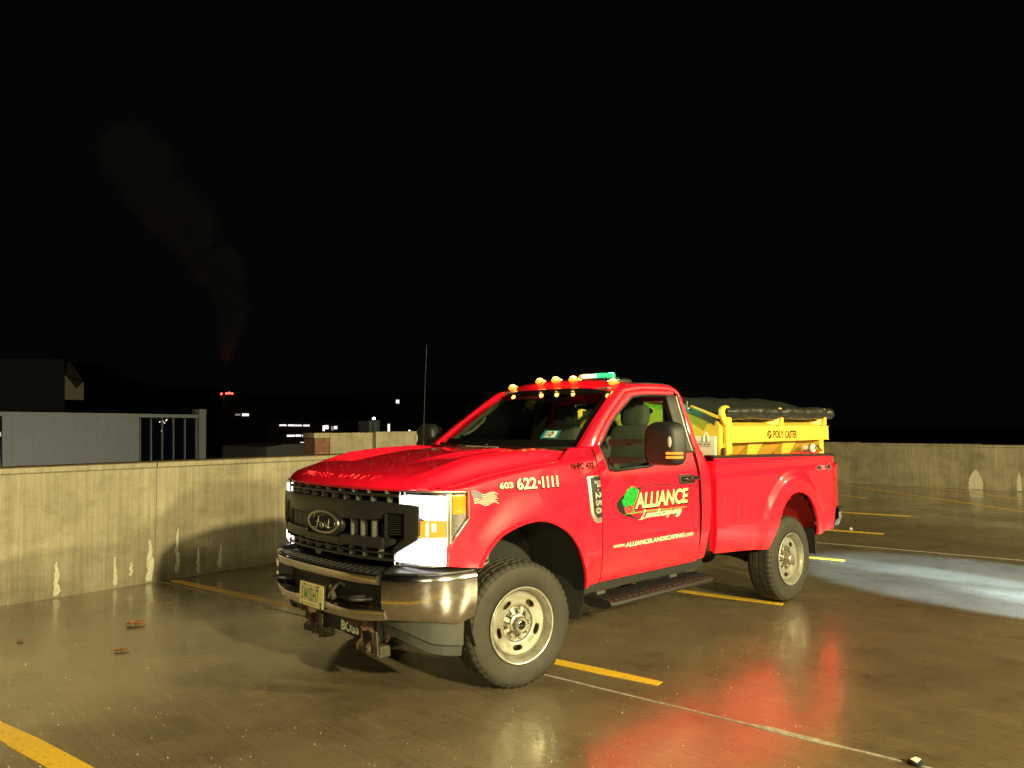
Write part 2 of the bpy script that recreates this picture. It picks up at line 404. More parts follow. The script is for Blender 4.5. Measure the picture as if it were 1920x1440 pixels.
def crv(pts, n=6):
    """Catmull-Rom through 2D/3D points"""
    P = [np.array(p, float) for p in pts]; P = [2*P[0]-P[1]]+P+[2*P[-1]-P[-2]]
    out = []
    for i in range(1, len(P)-2):
        for k in range(n):
            t = k/n; a, b, c, d = P[i-1], P[i], P[i+1], P[i+2]
            out.append(.5*((2*b)+(c-a)*t+(2*a-5*b+4*c-d)*t*t+(3*b-a-3*c+d)*t**3))
    out.append(P[-2]); return out
def interp(x, xs, ys): return float(np.interp(x, xs, ys))
def sm(a, b, x):
    t = max(0., min(1., (x-a)/(b-a))) if b != a else float(x > a)
    return t*t*(3-2*t)
def lin(a, b, n): return [a+(b-a)*i/(n-1) for i in range(n)]

def text_mb(s, fn, box, bold=0.0, shear=0.0, extrude=0.0, center=False, spacing=1.0):
    """lettering stretched to the (u0,u1,v0,v1) box; fn(u, v, w) -> point"""
    cu = bpy.data.curves.new('t', 'FONT'); cu.body = s; cu.size = 1; cu.offset = bold; cu.shear = shear; cu.space_character = spacing
    cu.resolution_u = 3; cu.extrude = .5 if extrude else 0
    ob = bpy.data.objects.new('t', cu); COL.objects.link(ob)
    dg = bpy.context.evaluated_depsgraph_get(); dg.update()
    me = bpy.data.meshes.new_from_object(ob.evaluated_get(dg))
    co = [v.co.copy() for v in me.vertices]; fs = [tuple(p.vertices) for p in me.polygons]
    bpy.data.objects.remove(ob); bpy.data.curves.remove(cu); bpy.data.meshes.remove(me)
    xs = [c.x for c in co]; ys = [c.y for c in co]
    x0, x1, y0, y1 = min(xs), max(xs), min(ys), max(ys); u0, u1, v0, v1 = box
    mb = MB()
    mb.add([fn(u0+(c.x-x0)/(x1-x0)*(u1-u0), v0+(c.y-y0)/(y1-y0)*(v1-v0), (c.z+.5)*extrude if extrude else 0) for c in co], fs)
    return mb

# ------------------------------------------------------------------ the parking deck
JS = -0.134                                  # run of the slab joints
def jx(x0, y): return x0+JS*(y-1.0)
WY = lambda x: -4.284+(x-1.97)*0.115         # foot of the left parapet
deck = bpy.data.objects.new('parking_deck', None); COL.objects.link(deck); struct(deck)
joints = [7.0+3.66*0, 3.35, -0.31, -3.98, -7.63, -11.3, -14.96, -18.6, -22.3]
joints = [10.67, 7.01]+joints[1:]
YF, YN = -9.0, 26.0
for i in range(len(joints)-1):
    xa, xb = joints[i], joints[i+1]
    mb = MB(); g = .008
    mb.prism([(jx(xa, YF)-g, YF), (jx(xb, YF)+g, YF), (jx(xb, YN)+g, YN), (jx(xa, YN)-g, YN)], lambda a, b, t: (a, b, t), -.25, 0)
    mb.build('floor_slab', 'wet_concrete', deck, smooth=0, bevel=0)
def strip(name, pts, w, z, m, parent, jag=0.0):
    mb = MB(); P = []
    for i, p in enumerate(pts):
        d = Vector(pts[min(i+1, len(pts)-1)])-Vector(pts[max(0, i-1)]); d.normalize(); n = Vector((-d.y, d.x))
        ww = (w[i] if isinstance(w, list) else w)/2
        j = random.uniform(-jag, jag); P.append([(p[0]+n.x*(ww+j), p[1]+n.y*(ww+j), z), (p[0]-n.x*(ww-j), p[1]-n.y*(ww-j), z)])
    mb.shell(P, (0, 0, -.003) if z > .002 else (0, 0, -.02)); return mb.build(name, m, parent, smooth=0)
for xj in joints[1:-1]:
    white = abs(xj+.31) < .05 or abs(xj+7.63) < .05
    if white:
        ys = lin(YF, 14, 160)
        ws = [.010+random.random()*.010+(.038*sm(2.25, 2.4, y)*(1-sm(2.7, 2.85, y)) if abs(xj+.31) < .05 else 0) for y in ys]
        strip('joint_sealant', [(jx(xj, y), y) for y in ys], ws, .0035, 'joint_white', deck, .003)
    else:
        strip('joint_sealant', [(jx(xj, y), y) for y in (YF, YN)], .012, -.002, 'joint_dark', deck)
# painted stall lines
def pline(a, b, w=.105, name='parking_line'):
    a = Vector(a); b = Vector(b); d = (b-a).normalized(); n = Vector((-d.y, d.x)); pts = []; N = 14
    mb = MB(); P = []
    for i in range(N+1):
        p = a+(b-a)*(i/N); ww = w/2*(1-.0*random.random()); e = .004
        if i in (0, N): ww *= .72
        P.append([(p.x+n.x*ww+random.uniform(-e, e), p.y+n.y*ww, .004), (p.x-n.x*ww+random.uniform(-e, e), p.y-n.y*ww, .004)])
    mb.shell(P, (0, 0, -.0035)); o = mb.build(name, 'line_paint', None, smooth=0); struct(o); return o
SL = (-.168, 1)
def stall(x_end, y_end, ywall):
    pline((x_end+SL[0]*(ywall-y_end), ywall), (x_end, y_end))
stall(-.704, 1.53, -4.40); stall(-3.428, .985, -4.86); stall(-6.20, .37, -5.15)
stall(-8.99, -.23, -5.45); stall(-11.70, -.80, -5.8)
pline((2.655, -.75), (1.62, 5.2), .14)
pline((2.655, -.75), (3.30, -4.10), .14)
pline((-18.35, -5.05), (-13.88, .48), .11); pline((-18.97, -2.95), (-15.9, .65), .11); pline((-15.09, -3.61), (-14.7, -2.87), .10)
pline((-13.88, .48), (-10.5, 4.6), .11)

# ---- left parapet
def parapet(name, label, a, b, z0, z1, th, group=None, pan=3.05, start=0.0, capname='coping', side=1):
    """precast parapet from a to b; side: direction (+1 left of a->b) away from the deck"""
    a = Vector(a); b = Vector(b); d = (b-a); L_ = d.length; d.normalize(); n = Vector((-d.y, d.x))*side
    t = thing(name, label, 'parapet wall', (a.x, a.y, 0), group)
    s = -start; k = 0
    while s < L_:
        e = min(s+pan, L_); s0 = max(s, 0)
        if e-s0 > .05:
            zt = z0+(z1-z0)*((s0+e)/2/L_)
            mb = MB()
            prof = [(0, -.02), (.0, zt-.075), (-.018, zt-.060), (-.018, zt-.012), (-.006, zt), (th, zt), (th, -.6), (0.03, -.6)]
            P0 = a+d*(s0+.006)-a; P1 = a+d*(e-.006)-a
            vs = [(P0.x+n.x*q, P0.y+n.y*q, z) for q, z in prof]+[(P1.x+n.x*q, P1.y+n.y*q, z) for q, z in prof]; m_ = len(prof)
            mb.add(vs, [tuple(range(m_)), tuple(range(2*m_-1, m_-1, -1))]+[(i, m_+i, m_+(i+1)%m_, (i+1)%m_) for i in range(m_)])
            mb.build('wall_panel', 'parapet_concrete', t, smooth=0, bevel=.004)
            if e < L_:
                mb = MB(); q = d*e; mb.add([(q.x-d.x*.012+n.x*.012, q.y-d.y*.012+n.y*.012, 0), (q.x+d.x*.012+n.x*.012, q.y+d.y*.012+n.y*.012, 0), (q.x+d.x*.012+n.x*.012, q.y+d.y*.012+n.y*.012, zt-.01), (q.x-d.x*.012+n.x*.012, q.y-d.y*.012+n.y*.012, zt-.01)], [(0, 1, 2, 3)])
                mb.build('joint_sealant', 'mortar', t, smooth=0)
        s += pan; k += 1
    return t, a, d, n
xl0, xl1 = 5.0, -19.3
lw, la, ld, ln = parapet('left_parapet_wall', 'long yellowish concrete parapet wall with white mineral streaks, behind the truck front', (xl0, WY(xl0)), (xl1, WY(xl1)), 1.338, 1.34, .26, start=1.6-.02, pan=3.07, side=1)
lw.name = 'parapet_wall'
# mineral stains at the foot of the left wall, (distance along the wall from x=1.97, height)
S0 = (Vector((1.97, -4.284))-la).dot(ld)
def stain(pts, parent, org, d, n, zoff=-.003):
    mb = MB(); mb.prism(pts, lambda s, z, t: (d.x*s+n.x*t, d.y*s+n.y*t, z), -.0005, zoff); mb.build('mineral_stain', 'stain_white', parent, smooth=0)
def blob(sc, zb, zt, w, wob=.3, n=9):
    L_, R_ = [], []
    for i in range(n):
        t = i/(n-1); z = zb+(zt-zb)*t; ww = w/2*(1-t)**.6*(1+random.uniform(-wob, wob))+.004
        if i == 0: ww *= .6
        j = random.uniform(-.012, .012)
        L_.append((sc+j-ww, z)); R_.append((sc+j+ww, z))
    return R_+L_[::-1]
for sc, zb, zt, w in ((.495, .02, .36, .062), (1.08, .03, .33, .030), (1.25, .11, .26, .030), (1.455, .02, .475, .085), (1.765, .07, .565, .045), (2.025, .03, .325, .032), (2.295, .05, .33, .048)):
    stain(blob(S0+sc, zb, zt, w), lw, la, ld, ln)
# ---- right (far) parapet
rw, ra, rd, rn = parapet('parapet_wall', 'far grey concrete parapet wall at the right edge of the deck behind the tailgate', (-18.96, -7.0), (-18.96, 22), 1.18, 1.06, .26, start=.9, pan=3.1, side=1)
for yc, zb, zt, w in ((-1.79, .01, .505, .34), (-.82, .02, .48, .11)):
    pts = [(yc+7+w/2*math.cos(a)*(1+random.uniform(-.12, .10))*(1-.25*math.sin(a)**2), zb+(zt-zb)*max(0, math.sin(a))**.9*(1+random.uniform(-.07, .05))) for a in lin(0, PI, 25)]
    stain(pts, rw, ra, rd, rn)
# ---- stair tower parapet behind the left wall
st = thing('stair_parapet', 'low concrete block wall with brick pillar beyond the left parapet, behind the red hood', 'wall', (-3, -7, 0))
def wbox(mb, x0, x1, y0, y1, z0, z1, org=(-3, -7, 0)): return mb.box(x0-org[0], x1-org[0], y0-org[1], y1-org[1], z0-org[2], z1-org[2])
mb = MB(); wbox(mb, -3.90, -3.23, -7.3, -7.0, .3, 1.61); mb.build('wall_panel', 'parapet_concrete', st, 0, .01)
mb = MB(); wbox(mb, -4.14, -3.905, -7.3, -7.10, .3, 1.605); mb.build('wall_panel', 'parapet_concrete', st, 0, .01)
mb = MB(); wbox(mb, -5.08, -4.145, -7.3, -7.0, .3, 1.62); mb.build('wall_panel', 'parapet_concrete', st, 0, .01)
mb = MB(); wbox(mb, -3.225, -2.93, -7.4, -7.0, 1.52, 1.615); mb.build('coping', 'parapet_concrete', st, 0, .02)
mb = MB(); wbox(mb, -3.215, -2.95, -7.38, -7.018, .3, 1.52); mb.build('brick_core', 'brick_red', st, 0)
zb = .95; row = 0
while zb < 1.50:
    x = -3.218-(.10 if row % 2 else 0)
    while x < -2.945:
        xa, xb = max(x+.005, -3.218), min(x+.20, -2.945)
        if xb-xa > .03:
            mb = MB(); wbox(mb, xa, xb, -7.05, -7.004, zb, min(zb+.064, 1.518)); mb.build('brick', 'brick_red', st, 0)
        x += .205
    zb += .072; row += 1

# ---- city beyond
mb = MB(); mb.add([(-1500, -1500, -9), (1500, -1500, -9), (1500, 1500, -9), (-1500, 1500, -9)], [(0, 1, 2, 3)])
struct(mb.build('ground', 'asphalt_dark', None, 0))
# deck body below the slab edge so the garage stands on something
mb = MB(); mb.box(-20, 12, -9.5, 26, -8.9, -.3); struct(mb.build('garage_storey', 'building_dark', None, 0))

def poly_at(pix, axis, val, depth, name, m, parent, org=(0, 0, 0), push=0.0):
    """solid block whose front face outline was surveyed on the plane axis=val"""
    P = [at(u, v, axis, val) for u, v in pix]; o = Vector(org)
    ax = {'y': Vector((0, -1, 0)), 'x': Vector((-1, 0, 0))}[axis]
    vs = [tuple(p-o-ax*push) for p in P]+[tuple(p-o+ax*depth) for p in P]; n = len(P)
    mb = MB(); mb.add(vs, [tuple(range(n)), tuple(range(2*n-1, n-1, -1))]+[(i, (i+1)%n, n+(i+1)%n, n+i) for i in range(n)])
    return mb.build(name, m, parent, 0)
BY = -60
b1 = thing('metal_building', 'pale grey metal clad building with a dark glazed bay over the left wall', 'building', tuple(at(200, 900, 'y', BY)))
o1 = b1.location.copy()
def P1(pix, dep, name, m, push=0.0): return poly_at(pix, 'y', BY, dep, name, m, b1, o1, push)
xs_ = [-40, 4, 21, 41, 61, 81, 101, 121, 141, 161, 181, 201, 221, 241, 261]
for i in range(2, len(xs_)-1):
    u0, u1 = xs_[i]+.07, xs_[i+1]-.07
    P1([(u0, 780+u0*.011), (u1, 780+u1*.011), (u1, 900), (u0, 900)], .2, 'cladding_panel', 'metal_panel')
P1([(4.3, 780), (20.8, 780), (20.8, 900), (4.3, 900)], .2, 'cladding_panel', 'metal_panel')
P1([(-60, 780), (3, 780), (3, 900), (-60, 900)], .2, 'window_pane', 'window_dark', -.15)
P1([(-60, 771), (370, 777.5), (370, 783.6), (-60, 779.5)], 8, 'roof_edge', 'metal_panel', .25)
P1([(370.3, 767.5), (383, 767.5), (382, 900), (370.3, 900)], 1.2, 'corner_column', 'metal_panel', .4)
P1([(-60, 781), (370, 785), (370, 900), (-60, 900)], 20, 'backing_wall', 'building_dark', -.35)
wx = [263, 283.5, 304.5, 325.5, 347, 368]
for i in range(5):
    P1([(wx[i]+1, 785.5), (wx[i+1]-1, 785.8), (wx[i+1]-1, 900), (wx[i]+1, 900)], .1, 'window_pane', 'window_dark', -.12)
for i in range(6):
    P1([(wx[i]-.9, 785), (wx[i]+.7, 785), (wx[i]+.7, 900), (wx[i]-.9, 900)], .25, 'mullion', 'mullion', .05)
for u, v in ((306, 790), (313, 787), (309, 793), (312, 788.5), (304, 808), (300, 791)):
    P1([(u-.9, v-.7), (u+.9, v-.7), (u+.9, v+.7), (u-.9, v+.7)], .02, 'window_glint', 'lit_window', -.08)
P1([(-20, 810), (2.2, 810), (2.2, 818), (-20, 824)], .02, 'lit_window', 'lit_window_dim', -.08)
# dark block behind with the fan shaped lit opening
b2 = thing('dark_building', 'dark windowless building with a square X shaped lit opening on its corner', 'building', tuple(at(60, 800, 'y', -75)))
o2 = b2.location.copy()
poly_at([(-80, 672), (121, 672), (121, 800), (-80, 800)], 'y', -75, 14, 'wall', 'building_dark', b2, o2)
c_ = (143, 729)
for pts, m_ in (([(123, 704), (157, 716), c_], 'fan_dark'), ([(123, 704), c_, (123, 749)], 'fan_glow'), ([(123, 749), c_, (157, 750)], 'fan_glow'), ([(157, 716), (157, 750), c_], 'fan_glow'), ([(126, 680), (131, 678), (157, 714), (123, 703)], 'fan_dark')):
    poly_at(pts, 'y', -76, .4, 'louvre_blade', m_, b2, o2)
for u, v in ((199, 773.3), (202, 774), (329, 773.5)):
    pass
# far plant with chimney, lit windows
b3 = thing('chimney', 'tall dark chimney with red aviation lights and steam above it', 'chimney', tuple(at(425, 850, 'y', -150)))
o3 = b3.location.copy()
def q3(pix, dep, name, m, par=b3, org=o3, y=-150, push=0): return poly_at(pix, 'y', y, dep, name, m, par, org, push)
mb = MB(); ztop = at(425, 739, 'y', -150).z-o3.z
mb.lathe([(1.6, -8), (1.35, ztop), (1.15, ztop), (1.15, ztop-.8)], 24, 'z', (0, 0, 0)); mb.build('stack', 'building_dark', b3)
for u, v in ((415, 738.5), (425, 738), (430, 737.5), (435, 738.5)):
    p = at(u, v, 'y', -149)-o3; mb = MB(); mb.sphere(tuple(p), .26 if u > 415 else .2, 8, 6); mb.build('beacon_light', 'beacon_red', b3)
mb = MB()
b4 = thing('plant_building', 'dark plant building beside the chimney with small lit windows', 'building', tuple(at(455, 850, 'y', -155)))
o4 = b4.location.copy()
q3([(437, 752), (600, 757), (600, 870), (437, 870)], 30, 'wall', 'building_dark', b4, o4, -155)
for (u0, u1, v0, v1, m_) in ((454, 466, 775.5, 780, 'lit_window'), (441, 450, 776, 779, 'lit_window_dim'), (454, 465, 801.5, 805, 'lit_window'), (441, 449, 801, 805, 'lit_window_dim'),
                             (453, 457, 822, 828, 'lit_window'), (459, 464, 822, 828, 'lit_window_dim'), (471, 472.5, 822, 830, 'lit_window_dim'), (489, 491, 838, 847, 'lit_window'), (491.7, 496, 840, 845, 'lit_window'), (490, 492, 820, 824, 'lit_window_dim')):
    q3([(u0, v0), (u1, v0), (u1, v1), (u0, v1)], .05, 'lit_window', m_, b4, o4, -155, .1)
b5 = thing('office_block', 'dark office block with two rows of lit strip windows', 'building', tuple(at(555, 850, 'y', -120)))
o5 = b5.location.copy()
q3([(500, 785), (592, 785), (592, 870), (500, 870)], 20, 'wall', 'building_dark', b5, o5, -120)
for (u0, u1, v0, v1) in ((524, 536.5, 796, 798.6), (540, 552, 796, 799), (553.5, 565, 796.5, 799), (568.5, 580, 796.5, 799.2), (538, 552.5, 815.4, 818.6), (554.5, 564, 815, 818.4), (566.5, 580, 815.4, 818.6), (563, 579, 829, 830)):
    q3([(u0, v0), (u1, v0), (u1, v1), (u0, v1)], .05, 'lit_window', 'lit_window', b5, o5, -120, .1)
b6 = thing('low_building', 'low blue grey building roof just above the left wall beside the brick pillar', 'building', tuple(at(555, 850, 'y', -80)))
o6 = b6.location.copy()
q3([(500, 838), (540, 833), (586, 832.5), (586, 870), (500, 870)], 12, 'wall', 'metal_panel', b6, o6, -80)
b7 = thing('far_terrace', 'dark far terrace with scattered lit windows above the block wall', 'building', tuple(at(700, 850, 'y', -140)))
o7 = b7.location.copy()
q3([(596, 789), (905, 792), (905, 880), (596, 880)], 20, 'wall', 'building_dark', b7, o7, -140)
for (u0, u1, v0, v1, m_) in ((605, 608.5, 798, 808, 'lit_window'), (609.5, 615.5, 797.5, 804.5, 'lit_window'), (621, 625, 799, 807, 'lit_window_dim'), (626.5, 632, 799, 804.5, 'lit_window'), (674, 681, 799, 806, 'lit_window'), (677, 681, 802, 808, 'lit_window'),
                             (727, 730.5, 795, 810, 'lit_window'), (766, 769, 806, 810, 'lit_window'), (783, 786, 805, 810, 'lit_window'), (803, 804, 803, 808, 'lit_window_dim')):
    q3([(u0, v0), (u1, v0), (u1, v1), (u0, v1)], .05, 'lit_window', m_, b7, o7, -140, .1)
b8 = thing('upper_block', 'dark block with a single lit pair of small windows high up', 'building', tuple(at(745, 800, 'y', -170)))
o8 = b8.location.copy()
q3([(700, 735), (905, 735), (905, 860), (700, 860)], 20, 'wall', 'building_dark', b8, o8, -170)
for u0, u1 in ((742.5, 744.5), (745.5, 748)): q3([(u0, 750), (u1, 749.5), (u1, 756.5), (u0, 755.5)], .05, 'lit_window', 'lit_window', b8, o8, -170, .1)
b9 = thing('street_lamp', 'lit cool white street lamp standing above the block wall', 'street lamp', tuple(at(699, 850, 'y', -100)))
o9 = b9.location.copy()
pt = at(699, 783, 'y', -100)-o9
mb = MB(); mb.tube([(0, 0, -4), (0, 0, pt.z-.3)], .09, 8); mb.build('lamp_post', 'black_plastic', b9)
mb = MB(); mb.box(-.35, .35, -.2, .2, pt.z-.3, pt.z-.05); mb.build('lamp_head', 'black_plastic', b9)
mb = MB(); mb.sphere((0, .32, pt.z-.12), .2, 10, 6, (1.3, .6, .8)); mb.build('lamp_lens', 'lamp_cool', b9)
lamp('POINT', 'street_lamp_light', tuple(o9+Vector((0, 1.4, pt.z-.5))), None, 25, (.75, 1.0, .6), .3)
b10 = thing('stair_tower', 'small pale tower lit by the street lamp beside it', 'building', tuple(at(702, 850, 'y', -101.5)))
q3([(692, 789), (712, 788), (712, 870), (692, 870)], 3, 'wall', 'metal_panel', b10, b10.location.copy(), -101.5)
# dark wooded hill behind the chimney
mb = MB(); hp = [(90, 672), (122, 672), (135, 680), (160, 688), (185, 686), (215, 700), (240, 712), (270, 722), (310, 725), (350, 727), (420, 735), (520, 740), (640, 742), (800, 746)]
P = []
for u, v in hp:
    a = at(u, v, 'y', -260); b = at(u, 900, 'y', -240); P.append([tuple(a), tuple((a+b)/2+Vector((0, 14, 0))), tuple(b)])
mb.shell(P, (0, -10, 0)); struct(mb.build('hill', 'asphalt_dark', None, 60))
# crowns along the hill crest
mb = MB(); rnd = random.Random(3)
for i in range(46):
    t = i/45; u = 95+t*330; v = float(np.interp(u, [p[0] for p in hp], [p[1] for p in hp]))+rnd.uniform(-1, 3)
    c = at(u, v, 'y', -255); r = rnd.uniform(1.2, 2.8)
    for k in range(26):
        d = Vector((rnd.gauss(0, 1), rnd.gauss(0, 1), rnd.gauss(0, 1))).normalized()*r*rnd.uniform(.5, 1.1)
        e1 = Vector((rnd.uniform(-1, 1), rnd.uniform(-1, 1), rnd.uniform(-1, 1)))*.7; e2 = Vector((rnd.uniform(-1, 1), rnd.uniform(-1, 1), rnd.uniform(-1, 1)))*.7
        mb.add([tuple(c+d), tuple(c+d+e1), tuple(c+d+e2)], [(0, 1, 2)])
stuff(mb.build('woodland', 'asphalt_dark', None, 0))
# ================================================================== THE TRUCK (x forward, y to its left, z up)
T = thing('pickup_truck', 'bright red lettered pickup truck with lit headlamps and amber roof lights on wet deck', 'pickup truck')
# ---- side surface
YB_Z = [.40, .57, .62, .70, .845, .862, 1.0, 1.2, 1.33, 1.41, 1.49, 1.56, 2.06]
YB_Y = [.90, .940, .958, .972, .985, .979, .983, .979, .967, .946, .921, .889, .732]
def ybase(z): return interp(z, YB_Z, YB_Y)
def ys(x, z):
    y = ybase(z)
    if x > .4: y -= interp(x, [.4, .48, .64, .8], [0, .004, .030, .10])
    if z < 1.3:
        r = math.hypot((x+.10)/.51, (z-.55)/.536); y += .030*(1-sm(1.03, 1.42, r))*(1-sm(.45, .62, x))
        r = math.hypot((x+3.69)/.50, (z-.50)/.55); y += .045*(1-sm(1.22, 1.42, r))
    if -2.31 > x and z > 1.0: y += .012*sm(1.0, 1.3, z)+.02*sm(1.30, 1.42, z)
    return y
archF = [(-.613, .56), (-.60, .62), (-.575, .70), (-.542, .775), (-.50, .86), (-.444, .932), (-.37, .99), (-.282, 1.036), (-.20, 1.066), (-.10, 1.083), (0, 1.078), (.10, 1.060), (.18, 1.037), (.245, 1.010), (.31, .962), (.353, .915), (.385, .87), (.407, .838)]
archR = [(-4.185, .585), (-4.165, .66), (-4.13, .75), (-4.063, .878), (-3.99, .955), (-3.90, 1.01), (-3.82, 1.037), (-3.72, 1.05), (-3.62, 1.042), (-3.53, 1.012), (-3.44, .945), (-3.37, .86), (-3.312, .76), (-3.25, .655), (-3.195, .56)]
def arch_z(x, arch, base0, base1):
    xs = [a[0] for a in arch]; zs = [a[1] for a in arch]
    if x <= xs[0]: return base0(x)
    if x >= xs[-1]: return base1(x)
    return float(np.interp(x, xs, zs))
def side_panel(xs, zlo, zhi, nz, shoulder=None, depth=.02, mb=None, fx=None):
    P = []
    for i, x in enumerate(xs):
        a, b = zlo(x), zhi(x); row = []
        for j in range(nz):
            z = a+(b-a)*(j/(nz-1)); xx = fx(x, z) if fx else x
            row.append((xx, ys(xx, z), z))
        if shoulder:
            xx, y0, z0 = row[-1]
            ye = shoulder(x); row += [(xx, y0-.010, z0+.008), (xx, y0-.022, z0+.0125), (xx, ye, z0+.016)]
        P.append(row)
    mb = mb or MB(); mb.shell(P, (0, -depth, 0)); return mb
def both(fn):
    for mir in (False, True): fn(mir)
zledge = lambda x: interp(x, [-.78, -.6, -.3, 0, .3, .5, .6, .8], [1.497, 1.484, 1.458, 1.428, 1.392, 1.352, 1.338, 1.315])
Fparts = {}
def mk_fender(mir):
    xs = sorted(set([round(a[0], 4) for a in archF]+lin(-.778, -.615, 5)+lin(.408, .478, 4)))
    mb = side_panel(xs, lambda x: arch_z(x, archF, lambda x: .575, lambda x: .838+(x-.407)*.12), lambda x: zledge(x)-.016, 30, lambda x: .902)
    xs2 = lin(.478, .640, 8)
    side_panel(xs2, lambda x: .846+(x-.478)*.14, lambda x: interp(x, [.478, .50, .60, .64], [1.150, 1.120, 1.005, .985]), 10, mb=mb)
    side_panel(lin(.478, .64, 6), lambda x: interp(x, [.478, .5, .64], [1.318, 1.322, 1.324]), lambda x: max(zledge(x)-.016, interp(x, [.478, .5, .64], [1.318, 1.322, 1.324])+.004), 4, lambda x: .902-.1*sm(.5, .66, x), mb=mb)
    # rolled arch lip
    P = []
    for x, z in crv(archF, 3):
        n = Vector((-.1-x, .55-z)).normalized(); y = ys(x, z)
        P.append([(x, y+.004, z), (x-n.x*.018, y+.006, z-n.y*.018), (x-n.x*.024, y-.003, z-n.y*.024)])
    mb.shell(P, (0, -.02, 0))
    o = mb.build('fender', 'red_paint', T, 40, mirror=mir); Fparts['fender', mir] = o
    # cab side piece in front of the door (A pillar foot)
both(mk_fender)
def belt(x): return interp(x, [-2.08, -1.85, -1.72, -1.56, -1.42, -.95, -.915, -.90, -.885, -.868, -.79], [1.487, 1.485, 1.476, 1.425, 1.388, 1.372, 1.375, 1.40, 1.50, 1.555, 1.562])
def door_back(x, z): # the door's rear edge leans slightly
    return x+(.04*sm(.6, 1.0, z)*-1 if x < -2.0 else 0)*sm(-2.0, -2.06, x)
def mk_door(mir):
    xs = sorted(set(lin(-2.045, -.95, 22)+[-.93, -.915, -.90, -.892, -.885, -.875, -.868, -.83, -.794]+[-1.42, -1.56, -1.72]))
    mb = side_panel(xs, lambda x: .575, belt, 32, fx=None)
    # upper frame of the door round the glass
    G = [(-.812, 1.562), (-1.05, 1.77), (-1.33, 1.962), (-1.40, 1.990), (-1.60, 2.012), (-2.02, 2.018)]
    Wn = [(-.870, 1.560), (-1.10, 1.758), (-1.395, 1.935), (-1.46, 1.958), (-1.62, 1.973), (-2.02, 1.978)]
    Gc, Wc = crv(G, 5), crv(Wn, 5)
    P = []
    for g, w in zip(Gc, Wc): P.append([(g[0], ybase(g[1])+.001, g[1]), ((g[0]+w[0])/2, ybase((g[1]+w[1])/2)+.006, (g[1]+w[1])/2), (w[0], ybase(w[1])+.001, w[1])])
    mb.shell(P, (0, -.03, 0))
    d = mb.build('door', 'red_paint', T, 40, mirror=mir); Fparts['door', mir] = d
    # glass
    mb = MB(); P = []
    topf = lambda x: interp(x, [-1.90, -1.62, -1.46, -1.395, -1.10, -.90], [1.976, 1.972, 1.957, 1.934, 1.757, 1.60])
    for x in lin(-1.90, -.905, 16):
        P.append([(x, ybase(z)-.016, z) for z in lin(belt(x)-.01, topf(x), 5)])
    mb.shell(P, (0, -.004, 0)); mb.build('window_glass', 'window_glass', d, 60, mirror=mir)
    # black seal strip inside opening
    mb = MB(); loop = [(x, ybase(z)-.004, z) for x, z in [(-.875, 1.555), (-1.103, 1.752), (-1.40, 1.928), (-1.465, 1.950), (-1.62, 1.966), (-1.90, 1.970)]]
    loop = crv(loop, 4); mb.tube(loop, .011, 6); mb.tube([(x, ys(x, belt(x))-.002, belt(x)+.006) for x in lin(-2.06, -.91, 20)], .013, 6)
    mb.tube([(-.905, ybase(1.39)-.003, 1.385), (-.888, ybase(1.5)-.003, 1.50), (-.872, ybase(1.56)-.003, 1.562)], .011, 6)
    mb.build('window_seal', 'black_plastic', d, 60, mirror=mir)
    # black pillar trim
    P = []
    for x in lin(-2.09, -1.905, 5): P.append([(x, ybase(z)+.004, z) for z in lin(1.492, 1.974, 7)])
    mb = MB(); mb.shell(P, (0, -.02, 0)); mb.build('pillar_trim', 'grille_plastic', d, 40, bevel=.003, mirror=mir)
    mb = MB(); mb.tube([(-2.045, ybase(z)+.007, z) for z in lin(1.50, 1.96, 6)], .005, 6); mb.build('trim_strip', 'chrome_dull', d, 60, mirror=mir)
    # handle with dished cup
    y0 = ys(-1.88, 1.27)
    mb = MB(); c = [(-1.765+.0, 1.312), (-1.99, 1.306), (-2.005, 1.29), (-1.99, 1.228), (-1.78, 1.232), (-1.768, 1.245)]
    mb.prism(c, lambda a, b, t: (a, ys(a, b)+t, b), .001, .010); mb.build('handle_plate', 'black_plastic', d, 30, .004, mirror=mir)
    mb = MB(); hp_ = crv([(-1.80, y0+.012, 1.275), (-1.84, y0+.034, 1.277), (-1.93, y0+.040, 1.277), (-2.01, y0+.030, 1.274), (-2.03, y0+.006, 1.272)], 5)
    n = len(hp_); mb.tube(hp_, [.013+.006*math.sin(PI*i/(n-1)) for i in range(n)], 10); mb.build('door_handle', 'gloss_black', d, 60, mirror=mir)
both(mk_door)
